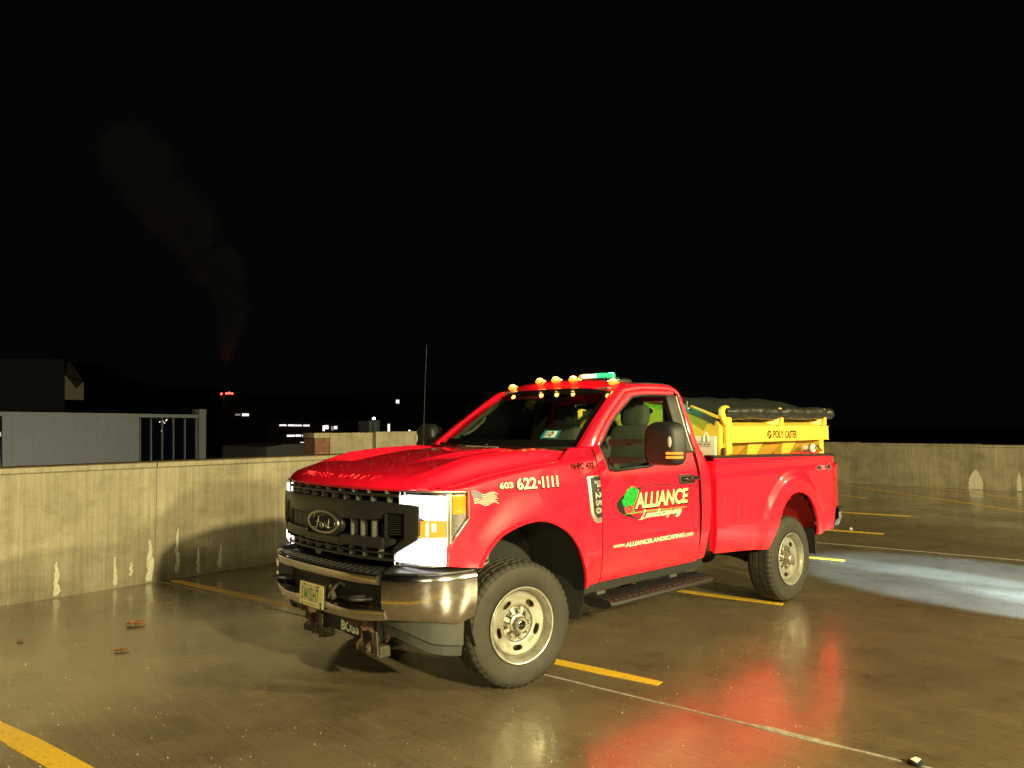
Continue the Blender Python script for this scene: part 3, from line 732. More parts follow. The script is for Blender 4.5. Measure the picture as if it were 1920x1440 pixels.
# cab shell: rear corner, pillars, roof, back wall
O_ = [(-.672, 1.562), (-.95, 1.775), (-1.275, 2.000), (-1.40, 2.040), (-1.60, 2.060), (-1.90, 2.064), (-2.04, 2.050), (-2.105, 2.015), (-2.135, 1.955), (-2.165, 1.75), (-2.20, 1.49)]
G_ = [(-.806, 1.562), (-1.044, 1.775), (-1.325, 1.968), (-1.40, 1.996), (-1.60, 2.018), (-1.90, 2.022), (-2.02, 2.012), (-2.075, 1.985), (-2.092, 1.950), (-2.10, 1.75), (-2.103, 1.487)]
def ztopO(x): return float(np.interp(x, [p[0] for p in O_[:9]][::-1], [p[1] for p in O_[:9]][::-1]))
cabmb = MB()
for sgn in (1, -1):
    P = []
    for o, g in zip(crv(O_, 5), crv(G_, 5)):
        P.append([(o[0], (ybase(o[1])-.012)*sgn, o[1]+.002), (o[0]*.8+g[0]*.2, (ybase(o[1]*.8+g[1]*.2)+.001)*sgn, o[1]*.8+g[1]*.2), (g[0]*.5+o[0]*.5, (ybase((g[1]+o[1])/2)+.004)*sgn, (g[1]+o[1])/2), (g[0], (ybase(g[1])+.001)*sgn, g[1])])
    cabmb.shell(P, (0, -.04*sgn, 0))
    # rear corner below belt
    P = []
    for x in lin(-2.20, -2.098, 7):
        row = []
        for z in lin(.59, 1.487, 16):
            w = sm(.6, 1.05, z)*(1-sm(1.30, 1.50, z)); t = (x+2.098)/(-.102)
            xx = (-2.055-.04*sm(.6, 1.0, z)) + t*(.145-.0*w)*-1 + (-.05*w)*t
            row.append((xx, (ys(-2.15, z)-.012*t**3-.03*max(0, t-.8)/.2)*sgn, z))
        P.append(row)
    cabmb.shell(P, (0, -.03*sgn, 0))
    # piece between fender top, door front edge and windscreen foot
    P = []
    for i in range(9):
        row = []
        for k in lin(0, 1, 6):
            x = -.79+(interp(k, [0, 1], [-.424, -.595])+.79)*i/8; zb = zledge(x)+.001; zt = interp(x, [-.79, -.60], [1.562, 1.548])
            z = zb+(zt-zb)*k; row.append((x, (ybase(z)-(.012+.030*sm(-.79, -.60, x)*(k*1.0)))*sgn, z))
        xt, yt, zt = row[-1]; row += [(xt, yt-.012*sgn, zt+.004), (xt, (abs(yt)-.07)*sgn, zt+.002)]
        P.append(row)
    cabmb.shell(P, (0, -.03*sgn, 0))
    # pillar front face towards the windscreen
    Wf = crv([(-.70, .815, 1.560), (-.98, .745, 1.765), (-1.285, .668, 1.995)], 6); Of = crv([(o[0], ybase(o[1])-.012, o[1]+.002) for o in O_[:3]], 6)
    P = [[tuple((a[0], a[1]*sgn, a[2])), tuple((b[0], b[1]*sgn, b[2]))] for a, b in zip(Of, Wf)]
    cabmb.shell(P, (-.02, -.02*sgn, -.01))
# back wall round the rear window
for (y0, y1, z0, z1) in ((-.90, .90, .62, 1.50), (-.745, -.56, 1.50, 1.95), (.56, .745, 1.50, 1.95), (-.68, .68, 1.93, 2.005)):
    P = []
    for y in lin(y0, y1, 5): P.append([(-2.215+.045*sm(1.45, 2.0, z), y, z) for z in lin(z0, z1, 4)])
    cabmb.shell(P, (.03, 0, 0))
cab = cabmb.build('cab_shell', 'red_paint', T, 40)
mb = MB(); P = [[(-2.198+.045*sm(1.45, 2.0, z), y, z) for z in lin(1.49, 1.94, 4)] for y in lin(-.57, .57, 4)]
mb.shell(P, (.004, 0, 0)); mb.build('rear_window', 'window_glass', T, 60)
# roof
def xfr(y): return -1.235-.075*(y/.65)**2
def roofz(x, y):
    t = min(1, abs(y)/.725); e = ztopO(min(x, -1.275)) if x < -1.275 else 2.0
    crown = .052*(1-t**2.2)
    front = (1-sm(-.01, .13, xfr(y)-x)); back = sm(-2.02, -2.14, x)
    base = max(e, 2.03-.0*front)
    z = base*(1)+crown
    z = 2.062*(1-t**6)+e*t**6+crown if x > -2.03 else e+crown*(1-.3*back)
    return z-.085*front*(1-.45*t**2)
P = []
for i in [0, .15, .3, .45, .6, .8, 1, 1.25, 1.5, 2, 2.6]+list(range(4, 25)):
    row = []
    for y in [-.722, -.715, -.70, -.68]+lin(-.64, .64, 27)+[.68, .70, .715, .722]:
        x = xfr(y)+(-2.135-xfr(y))*(i/24); row.append((x, y, roofz(x, y)))
    P.append(row)
mb = MB(); mb.shell(P, (0, 0, -.015)); roof = mb.build('roof', 'red_paint', T, 60)
# channel strips on the roof (dark gap between roof skin and side)
for s in (1, -1):
    mb = MB(); mb.tube([(x, s*.716, roofz(x, .716)+.004) for x in lin(-2.08, -1.33, 14)], .0075, 6); mb.build('roof_seal', 'black_plastic', roof, 60)
# windscreen
def wsb(y): return (-.575-.135*(y/.8)**2, 1.552+.006*(y/.8)**2)
P = []
for i in range(21):
    v = -1+2*i/20; row = []
    for j in range(9):
        t = j/8; yb = .81*v; yt = .665*v; xb, zb_ = wsb(yb); xt = xfr(yt)+.0; zt = roofz(xfr(yt), yt)-.004
        y = yb+(yt-yb)*t; bow = .018*math.sin(PI*t)
        row.append((xb+(xt-xb)*t+bow, y, zb_+(zt-zb_)*t+bow))
    P.append(row)
WSP = P
mb = MB(); mb.shell(P, (-.003, 0, -.003)); ws = mb.build('windscreen', 'window_glass', T, 60)
# black ceramic border
mb = MB()
def edge(idx, w=.035):
    pass
top = [P[i][8] for i in range(21)]; bot = [P[i][0] for i in range(21)]
def lerp3(a, b, t): return tuple(a[k]+(b[k]-a[k])*t for k in range(3))
mb.shell([[tuple(Vector(P[i][8])+Vector((.002, 0, .003))), tuple(Vector(lerp3(P[i][8], P[i][7], .55))+Vector((.002, 0, .003)))] for i in range(21)], (.001, 0, .001))
mb.shell([[tuple(Vector(P[i][0])+Vector((.002, 0, .003))), tuple(Vector(lerp3(P[i][0], P[i][1], .8))+Vector((.002, 0, .003)))] for i in range(21)], (.001, 0, .001))
for e in (0, 20):
    k = 1 if e == 0 else 19
    mb.shell([[tuple(Vector(P[e][j])+Vector((.002, 0, .003))), tuple(Vector(lerp3(P[e][j], P[k][j], .5))+Vector((.002, 0, .003)))] for j in range(9)], (.001, 0, .001))
mb.build('windscreen_border', 'gloss_black', ws, 60)
# inspection sticker low on the driver's side of the windscreen
def wspt(v, t):
    i = (v+1)/2*20; i0 = min(19, int(i)); fi = i-i0; j = t*8; j0 = min(7, int(j)); fj = j-j0
    a = lerp3(P[i0][j0], P[i0+1][j0], fi); b = lerp3(P[i0][j0+1], P[i0+1][j0+1], fi); return Vector(lerp3(a, b, fj))+Vector((.004, 0, .006))
V0, V1, T0, T1 = .565, .755, .115, .235
mb = MB(); mb.grid([[tuple(wspt(V0+(V1-V0)*i/4, T0+(T1-T0)*j/3)) for j in range(4)] for i in range(5)]); stk = mb.build('sticker', 'sticker_blue', ws, 0)
mb = MB(); mb.grid([[tuple(wspt(V0+.035+(V1-V0-.065)*i/4, T0+.014+(T1-T0-.028)*j/3)+Vector((.001, 0, .001))) for j in range(4)] for i in range(5)]); mb.build('sticker_panel', 'sticker_white', ws, 0)
text_mb('10', lambda u, v, w: tuple(wspt(u, v)+Vector((.002, 0, .002))), (V0+.045, V0+.125, T0+.022, T1-.022), .02, .2).build('lettering', 'decal_black', ws, 0)
# cowl and wipers
P = []
for i in range(17):
    y = -.84+1.68*i/16; xr, zr = wsb(y); xh = -.50-.115*(y/.9)**2
    P.append([(xh-.005, y, 1.528), (xh-.02, y, 1.540), ((xh+xr)/2-.01, y, 1.548), (xr+.012, y, zr-.001), (xr-.05, y, zr-.010)])
mb = MB(); mb.shell(P, (0, 0, -.02)); cowl = mb.build('cowl', 'black_plastic', T, 40)
mb = MB()
for i in range(44):
    y = -.74+i*.030
    if -.62 < y < .10: xr, zr = wsb(y); mb.box(xr+.022, xr+.040, y, y+.014, zr-.006, zr+.004)
stuff(mb.build('cowl_vent_slots', 'chrome_dull', cowl, 0))
for yb, vt, tt, yb2 in ((-.30, -.82, .20, 0), (.42, -.18, .18, 0)):
    p0 = Vector((wsb(yb)[0]+.02, yb, 1.552)); pts = [p0]+[wspt(yb/.81+(vt-yb/.81)*t, .012+(tt-.012)*t**.8)+Vector((.012, 0, .014)) for t in (.25, .5, .75, 1.0)]
    mb = MB(); mb.tube(pts, [.011, .009, .008, .007, .006], 6); q = pts[-1]; mb.bar(pts[1]+Vector((.004, 0, .004)), q+Vector((0, -.02, .01)), .012, .016); mb.sphere(tuple(q+Vector((.006, 0, .006))), .014, 8, 5)
    mb.build('wiper', 'gloss_black', T, 50)
# antenna
mb = MB(); mb.lathe([(.022, 0), (.020, .02), (.012, .04), (.006, .06)], 12, 'z', (-.545, -.855, 1.505)); mb.tube([(-.545, -.855, 1.55), (-.56, -.855, 2.0), (-.583, -.855, 2.445)], [.0035, .0028, .0022], 6)
mb.build('antenna', 'grille_plastic', T, 60)

# ---- hood
def xfh(y): return interp(abs(y), [0, .3, .5, .7, .8, .87, .902], [.922, .911, .878, .815, .760, .685, .632])
def xrh(y): return -.50-.115*(y/.9)**2 if abs(y) < .79 else interp(abs(y), [.79, .902], [-.589, -.42])
ZC_X = [-.62, -.3, 0, .3, .6, .735, .815, .86, .89, .91, .922]; ZC_Z = [1.538, 1.534, 1.521, 1.497, 1.456, 1.428, 1.408, 1.392, 1.373, 1.354, 1.336]
def hoodz(x, y):
    a = abs(y); f = sm(-.2, .75, x); xx = x+(.922-xfh(y))*sm(.1, .75, x); z = interp(xx, ZC_X, ZC_Z)
    fade = 1-sm(.25, .62, x); fade2 = 1-sm(.0, .45, x)
    fade *= sm(-.60, -.34, x); fade2 *= sm(-.60, -.34, x)
    z += .024*fade*sm(.655, .70, a) + .016*fade2*(1-sm(.33, .375, a)) - .008*fade*(sm(.30, .40, a)*(1-sm(.655, .70, a)))
    w = .12*sm(.72, .79, a)+.88*sm(.785, .852, a); zl = zledge(x)+.003
    zl = min(zl, z) if x < .7 else z-.01
    return z*(1-w)+zl*w
HYp = [.12, .24]+lin(.31, .40, 9)+[.46, .52, .58]+lin(.63, .72, 10)+lin(.74, .90, 21)+[.902]
HY = [-v for v in HYp[::-1]]+[0]+HYp
HT = [0, .006, .013, .022, .034, .05, .07, .095, .125, .16, .2]+lin(.25, 1, 22)
P = []
for t in HT:
    P.append([(xfh(y)+(xrh(y)-xfh(y))*t, y, hoodz(xfh(y)+(xrh(y)-xfh(y))*t, y)) for y in HY])
mb = MB(); mb.shell(P, (-.012, 0, -.018)); hood = mb.build('hood', 'red_paint', T, 50)
def hoodpt(y, t, w=0):
    x = xfh(y)+(xrh(y)-xfh(y))*t; z = hoodz(x, y)
    e = .004; n = Vector((-(hoodz(x+e, y)-hoodz(x-e, y))/(2*e), -(hoodz(x, y+e)-hoodz(x, y-e))/(2*e), 1)).normalized()
    return tuple(Vector((x, y, z))+n*(w+.0012))
text_mb('SUPER DUTY', lambda u, v, w: hoodpt(u, v, w), (-.47, .47, .028, .066), .012, 0, .003, spacing=1.35).build('raised_lettering', 'red_paint', hood, 25)['kind'] = 'stuff'
for y in (.87, .845):
    pass

# ---- front: grille and lamps follow one plan curve
PLN = [(.915, 0), (.904, .3), (.873, .5), (.812, .7), (.775, .80), (.735, .872), (.69, .920), (.635, .949), (.56, .965), (.480, .974)]
PC = [tuple(p) for p in crv(PLN, 12)]
ps = [0.]
for i in range(1, len(PC)): ps.append(ps[-1]+math.dist(PC[i], PC[i-1]))
PX = [p[0] for p in PC]; PY = [p[1] for p in PC]
def s_of_y(y): return interp(y, PY, ps)
def plan(s, o=0.0):
    a = abs(s); x = interp(a, ps, PX); y = interp(a, ps, PY)
    x2 = interp(min(a+.01, ps[-1]), ps, PX); y2 = interp(min(a+.01, ps[-1]), ps, PY); x1 = interp(max(a-.01, 0), ps, PX); y1 = interp(max(a-.01, 0), ps, PY)
    d = math.hypot(x2-x1, y2-y1) or 1; nx, ny = (y2-y1)/d, -(x2-x1)/d
    if a < .01: nx, ny = 1, 0
    return x+nx*o, (y+ny*o)*(1 if s >= 0 else -1)
def fr(s0, s1, z0, z1, o0, o1, n=None, mb=None):
    """bar along the front between plan distances s0..s1, heights z0..z1 (numbers or functions), from offset o0 out to o1"""
    mb = mb or MB(); n = n or max(2, int(abs(s1-s0)/.04)+2); f0 = z0 if callable(z0) else (lambda s: z0); f1 = z1 if callable(z1) else (lambda s: z1)
    vs = []; 
    for s in lin(s0, s1, n):
        for o, z in ((o0, f0(s)), (o1, f0(s)), (o1, f1(s)), (o0, f1(s))):
            x, y = plan(s, o); vs.append((x, y, z))
    fs = [(0, 1, 2, 3), tuple(4*(n-1)+k for k in (3, 2, 1, 0))]
    for i in range(n-1):
        for k in range(4): fs.append((4*i+k, 4*(i+1)+k, 4*(i+1)+(k+1)%4, 4*i+(k+1)%4))
    mb.add(vs, fs); return mb
S = s_of_y
fr(-S(.83), S(.83), .86, 1.335, -.16, -.15, mb=(mb := MB())); mb.build('radiator_backing', 'dark_void', T, 0)
g = MB()
fr(-S(.69), S(.69), 1.282, 1.300, -.05, .004, mb=g)      # upper bar
fr(-S(.70), S(.70), 1.322, 1.334, -.06, -.012, mb=g)
main_hi = lambda s: interp(abs(s), [0, S(.56), S(.78), S(.83)], [1.250, 1.250, 1.243, 1.235])
fr(-S(.838), S(.838), lambda s: interp(abs(s), [0, .12, .22, S(.56), S(.595)], [1.162, 1.150, 1.128, 1.140, 1.185]), main_hi, -.05, .020, 60, g)   # main upper band
for s in (1, -1):
    fr(s*S(.745), s*S(.838), lambda q: interp(abs(q), [S(.745), S(.838)], [1.02, 1.055]), 1.20, -.05, .022, 6, g)   # outer uprights
    fr(s*S(.665), s*S(.83), lambda q: interp(abs(q), [S(.665), S(.83)], [.930, 1.030]), lambda q: interp(abs(q), [S(.665), S(.745), S(.83)], [.972, 1.035, 1.065]), -.05, .018, 8, g)
    fr(s*.22, s*S(.60), lambda q: .965, lambda q: interp(abs(q), [.22, S(.60)], [1.026, 1.030]), -.05, .030, 12, g)   # lower band
    fr(s*S(.60), s*S(.66), lambda q: interp(abs(q), [S(.60), S(.66)], [.968, .99]), lambda q: interp(abs(q), [S(.60), S(.66)], [1.028, 1.02]), -.05, .018, 3, g)
    fr(s*S(.595), s*S(.608), 1.03, 1.20, -.05, .008, 2, g)
fr(-.24, .24, .955, 1.005, -.05, .030, 10, g)
fr(-S(.67), S(.67), .925, .937, -.05, .000, mb=g)
fr(-S(.67), S(.67), .886, .902, -.06, .010, mb=g)
grille = g.build('grille', 'grille_plastic', T, 30, .004)
def fins(z0, z1, ss, o0=-.05, o1=-.006, w=.006, name='grille_fin'):
    base = None
    for s in ss:
        mb = fr(s-w, s+w, z0, z1, o0, o1, 2); mb.build(name, 'fin_plastic', grille, 0)
fins(1.298, 1.324, [(-.60+i*.15) for i in range(9)])
fins(1.248, 1.284, [(-.62+i*.1378) for i in range(10)])
fins(1.02, 1.142, [s*v for s in (1, -1) for v in (.30, .40, .50)], o1=.002, w=.0055)
fins(.935, .968, [(-.55+i*.1375) for i in range(9)])
fins(.900, .927, [(-.55+i*.1375) for i in range(9)])
for s in (1, -1):
    for k in range(10):
        z = 1.052+k*.0135
        fr(s*S(.600), s*S(.730), z, z+.0055, -.03, .004, 3).build('grille_slat', 'grille_plastic', grille, 0)
    mb = fr(s*S(.600), s*S(.745), 1.04, 1.19, -.05, -.03, 3); mb.build('louvre_back', 'dark_void', grille, 0)
# emblem
def em(a, b, t, cz=1.086): 
    x, y = plan(a, 0); return (.938+t, a, cz+b)
mb = MB(); mb.prism([(.225*math.cos(q), .098*math.sin(q)) for q in lin(0, 2*PI, 49)[:-1]], lambda a, b, t: em(a, b, t), -.04, -.008); mb.build('emblem_surround', 'grille_plastic', grille, 40, .006)
mb = MB(); mb.prism([(.198*math.cos(q), .078*math.sin(q)) for q in lin(0, 2*PI, 49)[:-1]], lambda a, b, t: em(a, b, t), -.01, .004); emb = mb.build('emblem', 'chrome_dull', grille, 40, .004)
mb = MB(); mb.prism([(.172*math.cos(q), .062*math.sin(q)) for q in lin(0, 2*PI, 49)[:-1]], lambda a, b, t: em(a, b, t), .003, .006); mb.build('emblem_face', 'oval_blue', grille, 40)
mb = MB(); n_ = 49; mb.tube([em(.163*math.cos(q), .055*math.sin(q), .0065) for q in lin(0, 2*PI, n_)], .0016, 5, cap=False); mb.build('emblem_line', 'chrome', grille, 60)
# script "Ford" from pen strokes (u to the reader's right; reader's right is +y)
def pen(strokes, fn, r, name, m, par, nn=6):
    mb = MB()
    for st_ in strokes:
        c = crv(st_, 5) if len(st_) > 2 else [np.array(p, float) for p in st_]
        # thick/thin by direction
        rr = []
        for i in range(len(c)):
            a = c[max(i-1, 0)]; b = c[min(i+1, len(c)-1)]; d = b-a; L_ = np.hypot(*d) or 1; rr.append(r*(.55+.65*abs(d[1]/L_)))
        mb.tube([fn(p[0], p[1], 0) for p in c], rr, nn)
    return mb.build(name, m, par, 60)
F_ = [[(.02, .80), (.10, .98), (.30, .93), (.50, 1.0), (.56, .92)], [(.33, .93), (.27, .55), (.18, .10), (.06, .02), (.0, .16)], [(.14, .50), (.27, .56), (.40, .50)],
      [(.47, .50), (.40, .38), (.42, .20), (.50, .18), (.56, .32), (.53, .48), (.47, .50), (.60, .46)], [(.62, .50), (.61, .34), (.60, .20)], [(.61, .36), (.67, .50), (.73, .48)],
      [(.88, .48), (.80, .50), (.74, .36), (.77, .20), (.84, .20), (.90, .36)], [(.93, .82), (.90, .5), (.88, .26), (.93, .18), (1.0, .26)]]
pen(F_, lambda u, v, w: em((u-.5)*.215, (v-.55)*.098, .0075), .0040, 'script_lettering', 'chrome_dull', grille)

# headlamps
zt_l = 1.322; LS = [S(.70), S(.826), S(.872)]
sW = s_of_y(.949)      # outer end of the white optics
SE = ps[-1]
for sgn in (1, -1):
    H = MB()
    top_ = lambda s: interp(abs(s), [S(.70), 1.0, SE], [1.322, 1.318, 1.312])
    # housing behind everything, chrome lined
    fr(sgn*S(.70), sgn*S(.820), lambda s: 1.232, top_, -.045, -.030, 6, H)
    fr(sgn*S(.815), sgn*sW, lambda s: .866, top_, -.045, -.028, 8, H)
    fr(sgn*S(.665), sgn*S(.820), lambda s: .866, lambda s: interp(abs(s), [S(.665), S(.815)], [.938, 1.036]), -.045, -.030, 6, H)
    fr(sgn*sW, sgn*SE, lambda s: interp(abs(s), [sW, ps[-1]-.115, SE], [.872, 1.02, 1.145]), top_, -.045, -.020, 10, H)
    hl = H.build('headlight', 'chrome', T, 30)
    mb = MB()
    fr(sgn*(S(.70)+.016), sgn*S(.820), lambda s: interp(abs(s), [S(.70), S(.78), S(.820)], [1.243, 1.243, 1.232]), lambda s: top_(s)-.028, -.012, .006, 6, mb)
    fr(sgn*S(.821), sgn*(sW-.006), lambda s: interp(abs(s), [S(.821), S(.85)], [1.20, 1.150]), lambda s: top_(s)-.028, -.012, .006, 8, mb)
    mb.build('lamp_module', 'lamp_white', hl, 30, .006)
    mb = MB()
    fr(sgn*(S(.665)+.018), sgn*S(.820), lambda s: .888, lambda s: interp(abs(s), [S(.665), S(.820)], [.928, 1.014]), -.012, .006, 6, mb)
    fr(sgn*S(.821), sgn*(sW-.006), lambda s: .880+.004*sm(sW-.03, sW-.006, s), lambda s: 1.034, -.012, .006, 8, mb)
    mb.build('lamp_module', 'lamp_white', hl, 30, .006)
    # amber turn signal: frame with bright bulb zones
    fr(sgn*(S(.826)), sgn*(sW-.008), 1.042, 1.142, -.014, -.004, 6).build('turn_signal', 'lamp_amber_on', hl, 30)
    fr(sgn*(S(.826)+.052), sgn*(S(.826)+.066), 1.052, 1.134, -.004, .002, 3).build('signal_bulb', 'lamp_amber_hot', hl, 30, .003)
    fr(sgn*(S(.826)+.090), sgn*(S(.826)+.112), 1.082, 1.128, -.004, .002, 3).build('signal_bulb', 'lamp_amber_hot', hl, 30, .003)
    # chrome divider bars and ribs
    mb = MB(); fr(sgn*(sW-.002), sgn*(sW+.010), .872, lambda s: top_(s)-.012, -.028, -.004, 3, mb); fr(sgn*(sW+.020), sgn*(sW+.032), .885, lambda s: top_(s)-.012, -.028, -.004, 3, mb)
    mb.build('lamp_divider', 'chrome_dull', hl, 30, .002)
    for k in range(11):
        z = 1.048+k*.0125; e_ = interp(z, [1.03, 1.15], [sW+.062, SE-.014])
        if z < 1.165: fr(sgn*(sW+.036), sgn*e_, z, z+.005, -.028, -.008, 4).build('reflector_rib', 'chrome', hl, 0)
    rf = fr(sgn*(sW+.044), sgn*(SE-.016), 1.176, 1.296, -.030, -.016, 6).build('side_reflector', 'reflector_amber_glow', hl, 30, .008)
    for k in range(7):
        z = 1.184+k*.0155; fr(sgn*(sW+.046), sgn*(SE-.018), z, z+.008, -.016, -.009, 6).build('reflector_rib', 'reflector_amber_glow', hl, 0)
    # rim of the lamp unit
    out = [(S(.70), 1.235), (S(.70), 1.322), (1.0, 1.320), (SE-.003, 1.312), (SE, 1.150), (ps[-1]-.115, 1.020), (sW+.012, .96), (sW+.006, .872), (S(.665), .864), (S(.665), .938), (S(.81), 1.04), (S(.824), 1.08), (S(.824), 1.19), (S(.80), 1.225)]
    pts = []
    for i in range(len(out)):
        a = out[i]; b = out[(i+1) % len(out)]; n = max(2, int(abs(b[0]-a[0])/.03)+1)
        for k in range(n): s_ = a[0]+(b[0]-a[0])*k/n; pts.append((*plan(sgn*s_, -.004), a[1]+(b[1]-a[1])*k/n))
    pts.append(pts[0]); mb = MB(); mb.tube(pts, .0065, 6, cap=False); mb.build('lamp_bezel', 'chrome_dull', hl, 60)

# ---- front bumper
BPL = [(1.010, 0), (1.003, .25), (.975, .50), (.912, .70), (.840, .82), (.760, .905), (.67, .963), (.56, .997), (.45, 1.010)]
BC = [tuple(p) for p in crv(BPL, 10)]; bs = [0.]
for i in range(1, len(BC)): bs.append(bs[-1]+math.dist(BC[i], BC[i-1]))
def bsy(y): return interp(y, [p[1] for p in BC], bs)
def bplan(s, o=0.0):
    a = abs(s); bx = [p[0] for p in BC]; by = [p[1] for p in BC]
    x = interp(a, bs, bx); y = interp(a, bs, by); x2 = interp(min(a+.02, bs[-1]), bs, bx); y2 = interp(min(a+.02, bs[-1]), bs, by); x1 = interp(max(a-.02, 0), bs, bx); y1 = interp(max(a-.02, 0), bs, by)
    d = math.hypot(x2-x1, y2-y1) or 1; nx, ny = (y2-y1)/d, -(x2-x1)/d
    if a < .02: nx, ny = 1, 0
    return x+nx*o, (y+ny*o)*(1 if s >= 0 else -1)
BE = bs[-1]
def bsweep(ss, sec, mb=None, closed=True):
    """sec(s) -> list of (offset, z)"""
    mb = mb or MB(); vs = []; m_ = None
    for s in ss:
        c = sec(s); m_ = len(c)
        for o, z in c: x, y = bplan(s, o); vs.append((x, y, z))
    n = len(ss); fs = [tuple(range(m_)), tuple((n-1)*m_+k for k in range(m_-1, -1, -1))]
    for i in range(n-1):
        for k in range(m_): fs.append((m_*i+k, m_*(i+1)+k, m_*(i+1)+(k+1)%m_, m_*i+(k+1)%m_))
    mb.add(vs, fs); return mb
zbot = lambda s: interp(abs(s), [0, .5, .75, 1.0, BE-.12, BE], [.520, .525, .548, .545, .515, .545])
sN = bsy(.672)
bm_ = MB()
bsweep(lin(-sN+.035, sN-.035, 36), lambda s: [(-.05, .755), (0, .757), (.004, .765), (.004, .808), (-.004, .816), (-.05, .816)], bm_)     # upper chrome bar
bsweep(lin(-sN-.02, sN+.02, 36), lambda s: [(-.05, zbot(s)+.01), (-.012, zbot(s)), (.004, zbot(s)+.045), (.002, .596+.012*math.cos(s*9)), (-.05, .598)], bm_)
for sg in (1, -1):
    bsweep([sg*v for v in lin(sN, BE, 30)], lambda s: [(-.04, zbot(s)+.02), (-.030, zbot(s)), (-.002, zbot(s)+.062), (.004, .68), (.004, .785), (.002, .800), (-.010, .822), (-.03, .834), (-.05, .834)], bm_)
bump = bm_.build('front_bumper', 'chrome', T, 30)
for sg in (1, -1): bsweep([sg*(sN-.034), sg*(sN-.001)], lambda s: [(-.10, .75), (-.008, .75), (-.008, .812), (-.10, .82)]).build('bumper_filler', 'black_plastic', bump, 0)
bsweep(lin(-sN+.004, sN-.004, 30), lambda s: [(-.12, .60), (-.11, .60), (-.11, .76), (-.12, .76)]).build('bumper_recess', 'black_plastic', bump, 0)
for sg in (1, -1): bsweep([sg*sN-.0*sg, sg*(sN-.006)], lambda s: [(-.12, .60), (-.012, .60), (-.012, .76), (-.12, .76)]).build('recess_side', 'black_plastic', bump, 0)
# black step pad on top
bsweep(lin(-sN-.02, sN+.02, 40), lambda s: [(-.17, .835), (-.015, .819), (-.003, .813), (-.17, .80)]).build('step_pad', 'black_plastic', bump, 30)
for i in range(21):
    s = -.60+i*.06
    bsweep([s-.006, s+.006], lambda q: [(-.10, .829), (-.022, .8205), (-.022, .827), (-.10, .835)]).build('pad_rib', 'black_plastic', bump, 0)
for sg in (1, -1):
    bsweep([sg*v for v in lin(sN+.01, BE-.01, 20)], lambda s: [(-.14, .832), (-.012, .826), (-.014, .836), (-.14, .866)]).build('bumper_top_trim', 'grille_plastic', bump, 30)
# air dam
for sg in (1, -1):
    def dsec(s):
        a = abs(s); zb_ = interp(a, [bsy(.60), bsy(.80), bsy(.93), BE-.05], [.44, .40, .335, .305]); i_ = interp(a, [bsy(.6), bsy(.8), BE], [-.10, -.06, -.035])
        return [(i_-.02, zbot(s)+.015), (i_, zbot(s)+.015), (i_-.01, zb_+.07), (i_-.022, zb_+.055), (i_-.035, zb_), (i_-.06, zb_)]
    bsweep([sg*v for v in lin(bsy(.60), BE-.07, 16)], dsec).build('air_dam', 'grey_plastic', bump, 25)
bsweep(lin(-bsy(.62), bsy(.62), 16), lambda s: [(-.25, .50), (-.24, .50), (-.24, .60), (-.25, .60)]).build('bumper_valance', 'black_plastic', bump, 0)
for sg in (1, -1):
    y = sg*.50; mb = MB(); mb.tube(crv([(.90, y-.05, .655), (.99, y-.045, .662), (1.035, y, .664), (.99, y+.045, .662), (.90, y+.05, .655)], 5), .011, 8)
    mb.build('tow_hook', 'black_plastic', T, 50)
# licence plate
PXp = 1.018
def pl(u, v, w=0): return (PXp+w-(v-.5)*.004, u, .538+v*.152)
def pc(u0, u1, v0, v1, r=.012):
    c = []
    for cx, cy, a0 in ((u1-r, v1-r/.152, 0), (u0+r, v1-r/.152, 90), (u0+r, v0+r/.152, 180), (u1-r, v0+r/.152, 270)):
        for k in range(4): a = rad(a0+30*k); c.append((cx+r*math.cos(a), cy+r/.152*math.sin(a)))
    return c
mb = MB(); mb.prism(pc(-.153, .153, 0, 1), lambda a, b, t: pl(a, b, t), 0, .0025); plate = mb.build('licence_plate', 'plate_paint', T, 0)
mb = MB(); mb.prism(pc(-.16, .16, -.04, 1.04), lambda a, b, t: pl(a, b, t), -.010, -.001); mb.build('plate_bracket', 'black_plastic', plate, 0)
text_mb('SWISH7', lambda u, v, w: pl(u, v, .0035), (-.128, .095, .22, .80), .010, spacing=1.15).build('lettering', 'plate_ink', plate, 0)
text_mb('LIVE FREE OR DIE', lambda u, v, w: pl(u, v, .0035), (-.080, .080, .84, .91)).build('lettering', 'plate_ink', plate, 0)
text_mb('NEW HAMPSHIRE', lambda u, v, w: pl(u, v, .0035), (-.075, .060, .06, .13)).build('lettering', 'plate_ink', plate, 0)
mb = MB(); mb.prism([(-.074, .40), (-.060, .40), (-.060, .60), (-.074, .60)], lambda a, b, t: pl(a, b, t), .0036, .0042); mb.build('validation_sticker', 'decal_green', plate, 0)
for u in (-.09, .09):
    mb = MB(); mb.lathe([(0, .004), (.007, .004), (.007, .002)], 10, 'x', (PXp, u, .675)); mb.build('plate_bolt', 'dark_void', plate, 0)
for u in (-.118, .125):
    mb = MB(); mb.lathe([(0, .0045), (.010, .0045), (.010, .002)], 10, 'x', (PXp, u, .545)); mb.build('plate_bolt', 'black_plastic', plate, 0)
mb = MB(); mb.prism([(.112, .13), (.135, .13), (.135, .29), (.112, .29)], lambda a, b, t: pl(a, b, t), .0036, .0042); mb.build('validation_sticker', 'sticker_blue', plate, 0)
